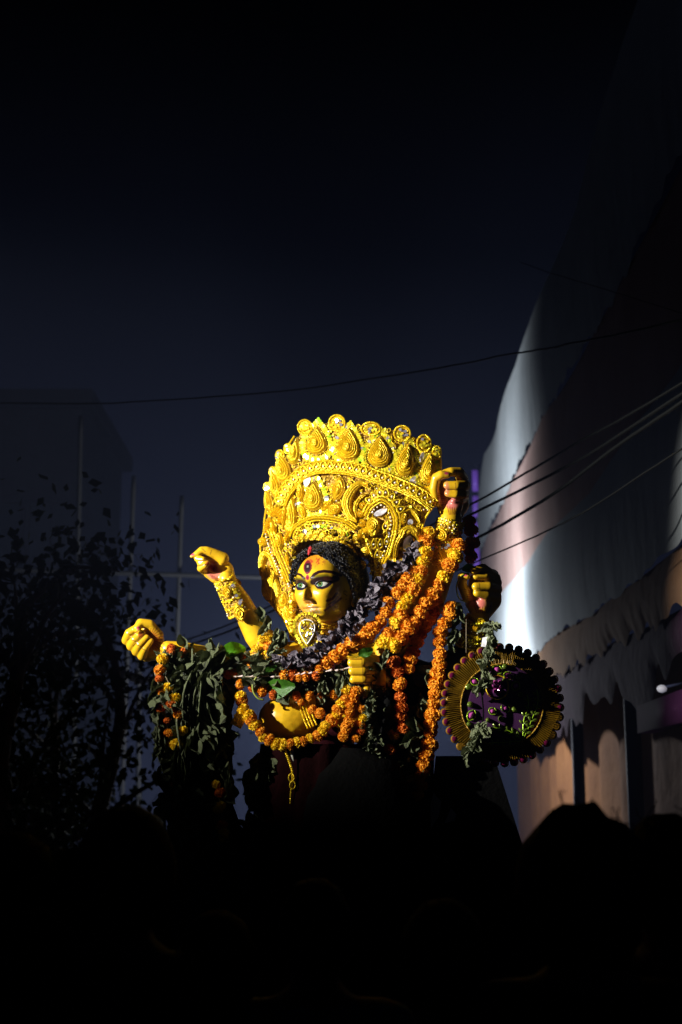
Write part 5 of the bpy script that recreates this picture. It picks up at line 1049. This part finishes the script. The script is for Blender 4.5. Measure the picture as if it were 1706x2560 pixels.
PL = spline(np.array([(1206, 1806, 96), (1196, 1830, 98), (1186, 1850, 98), (1182, 1872, 96), (1174, 1892, 94)], float), 24)
for k in range(30): c = PL[min(23, k * 24 // 30)]; leaf(sl, 'c', c[0] + nr.uniform(-8, 8), c[1], c[2] + nr.uniform(-2, 4), nr.uniform(20, 32), -90 + nr.uniform(-60, 60), nr.uniform(-.7, .7), nr.uniform(-1, 1))
V, Fc = tube(PW(spline(np.array([(1226, 1556, 58), (1222, 1630, 96), (1206, 1724, 92), (1208, 1800, 92), (1174, 1894, 90)], float), 40)), .003, 5); part('thread', V, Fc, BLACKC, sl)
s3_ = thing('leaf_chain', 'narrow crumpled leaf strip along the bracelet under the lower right fist', 'leaf garland', PW((1146, 1520, 60)), 'leaf chains hung on the idol')
for k in range(24): t = k / 23; leaf(s3_, 'c' if k % 2 else 'k', 1150 - 26 * t + nr.uniform(-3, 3), 1510 + 100 * t, 62 + nr.uniform(-3, 6), nr.uniform(18, 30), -100 + nr.uniform(-50, 50), nr.uniform(-.6, .6), nr.uniform(-1, 1))
# vine loops
vn = thing('vine_tendril', 'curling green vine tendril on the chest above the belly', 'vine', PW((640, 1700, 96)))
V, Fc = tube(PW(spline(np.array([(700, 1672, 90), (672, 1684, 96), (646, 1690, 98), (633, 1708, 98), (634, 1730, 98), (646, 1746, 98), (660, 1750, 96)], float), 40)), 2.3 * S, 7); part('stem', V, Fc, STEM, vn)
v2 = thing('vine_tendril', 'thin green vine loop hooked over the thumb of the lower right fist', 'vine', PW((1150, 1460, 60)))
V, Fc = tube(PW(spline(np.array([(1172, 1432, 56), (1154, 1440, 62), (1143, 1460, 58), (1143, 1482, 56), (1150, 1498, 54), (1164, 1504, 52)], float), 40)), 1.7 * S, 7); part('stem', V, Fc, STEM, v2); leaf(v2, 'g', 1156, 1424, 58, 36, 8, .2)
# bud string across the chest
bs = thing('bud_string', 'string of pale violet tuberose buds stretched across the chest', 'garland', PW((720, 1690, 104)))
PB = spline(np.array([(572, 1690, 70), (610, 1692, 84), (660, 1692, 96), (720, 1690, 104), (790, 1682, 106), (850, 1674, 106), (880, 1668, 104)], float), 80); V, Fc = tube(PW(PB), .0014, 5); part('thread', V, Fc, THREAD, bs)
BUDV = mat('violet_white_bud', (0.45, 0.30, 0.36), .6, var2=(.55, .5, .38), vscale=200)
pr_ = [(.0, .1), (.2, .16), (.5, .2), (.75, .3), (.9, .36), (1, .1)]; bm_ = mesh('bud', np.array([(r_ * math.cos(a) * .5, r_ * math.sin(a) * .5, t) for t, r_ in pr_ for a in np.linspace(0, 6.283, 8, endpoint=False)]), gridfaces(6, 8, True) + [tuple(range(8))[::-1], tuple(range(40, 48))], BUDV)
for k in range(19):
    i = 2 + k * 4; dv_ = PW(PB[min(i + 1, 79)]) - PW(PB[i - 1]); link('bud', bm_, PW(PB[i]), bs, axis_rot(dv_ + nr.randn(3) * .0015, 0), S * nr.uniform(13, 19))
# saree, dark cloth, platform, leaning board
sr = []
n_, m_ = 30, 60
for i in range(n_):
    t = i / (n_ - 1); y = 1860 + t * 740; 
    for j in range(m_):
        a = 2 * math.pi * j / m_; r_ = 112 + 60 * t + 5 * math.sin(a * 17 + t * 3) + 3 * math.sin(a * 9); sr.append((812 + r_ * 1.35 * math.cos(a), y, -40 + r_ * 1.2 * math.sin(a)))
o = part('saree', PW(np.array(sr)), gridfaces(n_, m_, True), MAROON, idol)
V = []
for i in range(30):
    t = i / 29; 
    for j in range(24):
        s_ = j / 23; x0_ = np.interp(t, [0, .12, .5, 1], [930, 905, 860, 850]); x1_ = np.interp(t, [0, .1, .5, 1], [1070, 1090, 1080, 1100]); V.append((x0_ + (x1_ - x0_) * s_, 1660 + 900 * t, 24 + 7 * math.sin(s_ * 22 + t * 3) + 10 * math.sin(s_ * 3.1)))
V = np.array(V); V2 = V - (0, 0, 4); o = part('black_drape', PW(np.concatenate([V, V2])), gridfaces(30, 24) + [tuple(q + len(V) for q in f[::-1]) for f in gridfaces(30, 24)], BLACKC); tag(o, 'black cloth drape hanging behind the long straight orange garland', 'cloth')  # dark cloth added here to block light from the lamp behind
for k in range(40): leaf(sd, 'k', nr.uniform(930, 1080), nr.uniform(1660, 1960), 50 + nr.uniform(-6, 14), nr.uniform(26, 50), -90 + nr.uniform(-60, 60), nr.uniform(-.6, .6), nr.uniform(-1, 1))
for k in range(60):
    y = nr.uniform(1862, 2130); leaf(ch_, 'k', 655 - (y - 1860) * .14 + nr.uniform(-16, 30), y, nr.uniform(0, 30), nr.uniform(28, 56), -90 + nr.uniform(-60, 60), nr.uniform(-.6, .6), nr.uniform(-1, 1))
# dark bundle low in front of the idol
V = ICO3[0].copy(); nn = np.array([mnoise.noise(Vector(p * 2.2)) + .5 * mnoise.noise(Vector(p * 5)) for p in V]); V = V * (1 + .14 * nn[:, None]) * np.array([150, 210, 70]) + np.array([905, 2085, 120.]); o = part('dark_bundle', PW(V), ICO3[1], BLACKC); tag(o, 'black cloth bundle in deep shadow below the hanging flowers', 'bundle')
lb_ = thing('leaning_board', 'dark slanted board under the round shield with pale torn paper below', 'board', PW((1180, 2100, 20)))
V = np.array([(1090, 1890, 10), (1236, 1890, 10), (1405, 2420, 30), (1030, 2420, 30)], float); part('plank', PW(np.concatenate([V, V - (0, 0, 14)])), [(0, 1, 2, 3), (7, 6, 5, 4), (0, 4, 5, 1), (1, 5, 6, 2), (2, 6, 7, 3), (3, 7, 4, 0)], BLACKC, lb_, False)
PAP = mat('grey_paper', (.30, .31, .26), .9, 0, .5, 60)
for pl in ([(1085, 1982), (1093, 1992), (1104, 2004), (1098, 2040), (1078, 2072), (1076, 2010)], [(1128, 2020), (1142, 2036), (1136, 2052), (1112, 2058)]):
    V = np.array([(x, y, 40 + nr.uniform(-2, 2)) for x, y in pl]); k_ = len(V); o = part('torn_paper', PW(np.concatenate([V, V - (0, 0, 1.5)])), [tuple(range(k_)), tuple(range(2 * k_ - 1, k_ - 1, -1))] + [(j, (j + 1) % k_, k_ + (j + 1) % k_, k_ + j) for j in range(k_)], PAP, None, False)
    tag(o, 'pale grey torn paper scrap left of the slanted board' if pl[0][0] == 1085 else 'smaller grey paper scrap nearest the slanted board', 'paper')
# cart that carries the idol
WOOD = mat('old_wood', (.10, .07, .045), .8, 0, .6, 30, vscale=8, var2=(.06, .04, .03)); cart = thing('flatbed_cart', 'wooden flatbed cart under the idol, lost in the dark', 'cart', (0, 5.1, 0))
for k in range(9):
    V, Fc = box((0, 4.38 + k * .18, .83), (2.6, .172, .05)); part('plank', V, Fc, WOOD, cart, False)
V, Fc = box((0, 6.02, .98), (3.2, .03, .95)); part('blackout_panel', V, Fc, BLACKC, cart, False)  # added black panel hiding the lamplit ground behind the cart
for x in (-.9, .9):
    V, Fc = box((x, 5.1, .75), (.1, 1.7, .1)); part('beam', V, Fc, WOOD, cart, False)
    for y in (4.6, 5.6):
        a = np.linspace(0, 6.283, 25); V, Fc = tube(np.stack([np.full(25, x * 1.15), y + .3 * np.cos(a), .35 + .3 * np.sin(a)], 1), .05, 8); wh = part('wheel', V, Fc, HOUS, cart); V, Fc = tube([(x * 1.05, y, .35), (x * 1.22, y, .35)], .05, 10); part('hub', V, Fc, HOUS, wh)
        V, Fc = box((x * 1.0, y, .53), (.06, .06, .40)); part('axle_post', V, Fc, WOOD, cart, False)
# ------------------------------------------------------------------ people in front, in the dark, facing the idol
PHAIR = mat('onlooker_hair', (0.003, 0.003, 0.003), 0.8, spec=0.04)
PSKIN = mat('dark_skin', (.07, .038, .024), .7, spec=.1)
def person(px, pytop, Y, label, shirt, hair_r=1.0, lean=0, curly=False):
    top = AT(px, pytop, Y); H = top[2]; sc = H / (1.575 + .12 * hair_r); b = np.array([top[0], Y, 0.]); t = thing('person', label, 'person', b, 'onlookers standing in front of the idol'); mb = MB()
    def c(*pts):
        for p, q in zip(pts[:-1], pts[1:]):
            V, Fc = cap(p[:3], q[:3], p[3], q[3]); mb.add(V, Fc)
    for s in (-1, 1):
        c((s * .09, 0, .06, .05), (s * .09, -.01, .46, .062), (s * .08, 0, .84, .09)); c((s * .09, -.04, .04, .035), (s * .1, .14, .03, .03))
        c((s * .17, 0, 1.36, .06), (s * .25, .0, 1.08, .045), (s * .24, .10, .86, .036)); 
        for k in range(5): c((s * .24, .10 + .008 * (k - 2), .84, .012), (s * (.245 - .004 * k), .11 + .016 * (k - 2), .77 + .01 * abs(k - 2), .008), (s * (.235 - .004 * k), .12 + .016 * (k - 2), .73 + .012 * abs(k - 2), .007))
        c((s * .075, .0, 1.53, .018), (s * .082, -.005, 1.51, .012))
    c((0, 0, .86, .13), (0, 0, 1.05, .125), (0, -.01, 1.28, .145), (0, 0, 1.36, .11)); c((-.15, 0, 1.37, .055), (.15, 0, 1.37, .055)); c((0, 0, 1.36, .06), (0, .01, 1.48, .055))
    mb.add(ICO3[0] * np.array([.075, .095, .11]) + np.array([0, .015, 1.55]), ICO3[1]); c((0, .105, 1.55, .012), (0, .122, 1.525, .016))
    V = np.concatenate(mb.V) * sc; V[:, 0] += lean * V[:, 2]; me = mesh('b', V, mb.F, PSKIN); tp = bpy.data.objects.new('grow', me); COL.objects.link(tp); md = tp.modifiers.new('r', 'REMESH'); md.mode = 'VOXEL'; md.voxel_size = .012; s2_ = tp.modifiers.new('s', 'SMOOTH'); s2_.iterations = 3
    em = bpy.data.meshes.new_from_object(tp.evaluated_get(bpy.context.evaluated_depsgraph_get())); bpy.data.objects.remove(tp); em.name = 'body'
    em.materials.clear(); em.materials.append(PSKIN); em.materials.append(shirt); em.materials.append(BLACKC)
    for p in em.polygons:
        z = p.center.z / sc; x = abs(p.center.x - lean * p.center.z) / sc; p.material_index = 1 if (.9 < z < 1.41 and not (z < 1.12 and x > .185)) else (2 if .1 < z <= .9 and x < .2 else 0); p.use_smooth = True
    link('body', em, b, t)
    V = ICO3[0] * np.array([.09, .105, .115]) * hair_r; nn = np.array([mnoise.noise(Vector(p * 60 if curly else p * 25)) for p in V]); V = V * (1 + (.16 if curly else .07) * nn[:, None]); keep = [f for f in ICO3[1] if not (np.mean([ICO3[0][i][1] for i in f]) > .35 and np.mean([ICO3[0][i][2] for i in f]) < .45)]
    V = V * sc + np.array([lean * 1.56 * sc, .0, 1.575 * sc]); hr = part('hair', V + b, keep, PHAIR, t)
    mb = MB()
    for k in range(90):
        i = nr.randint(len(V)); p0 = V[i] + b; d_ = (V[i] - np.array([0, 0, 1.56 * sc])); d_ /= np.linalg.norm(d_)
        if ICO3[0][i][1] > .3 and ICO3[0][i][2] < .5: continue
        V_, F_ = tube([p0, p0 + d_ * .012 + nr.randn(3) * .006, p0 + d_ * .022 + nr.randn(3) * .012 - np.array([0, 0, .006])], .0012, 3); mb.add(V_, F_)
    o = mb.build('loose_hair', PHAIR, hr); o['kind'] = 'stuff'; return t
DSH = mat('dark_shirt', (.004, .004, .005), .95, spec=.03); TSH = mat('teal_shirt', (.02, .09, .085), .85, 0, .5, 30); GSH = mat('grey_shirt', (.012, .012, .013), .95, spec=.05)
person(1445, 2003, 2.5, 'onlooker with wide bushy hair in front of the pavilion posts', DSH, 1.32, 0, True); person(1672, 2026, 2.7, 'onlooker with curly hair cut off at the edge beyond the bushy haired one', DSH, 1.05, 0, True)
person(318, 2004, 2.75, 'onlooker with smooth dark hair below the lower left fist', DSH, 1.12); person(90, 2260, 2.4, 'shorter onlooker at the left under the leafy edge tree', DSH, 1.08)
person(790, 2190, 3.0, 'onlooker in a teal shirt below the dark bundle', TSH, .98); person(1110, 2240, 2.6, 'onlooker in dark shirt below the slanted board', DSH, 1.0); person(545, 2270, 2.8, 'onlooker in a grey shirt below the left leaf drape', GSH, 1.0)
person(35, 2070, 2.6, 'onlooker half cut off by the left edge under the leafy tree', DSH, 1.02); person(190, 2110, 2.9, 'onlooker between the smooth haired one and the half cut off one', DSH, 1.0, 0, True)
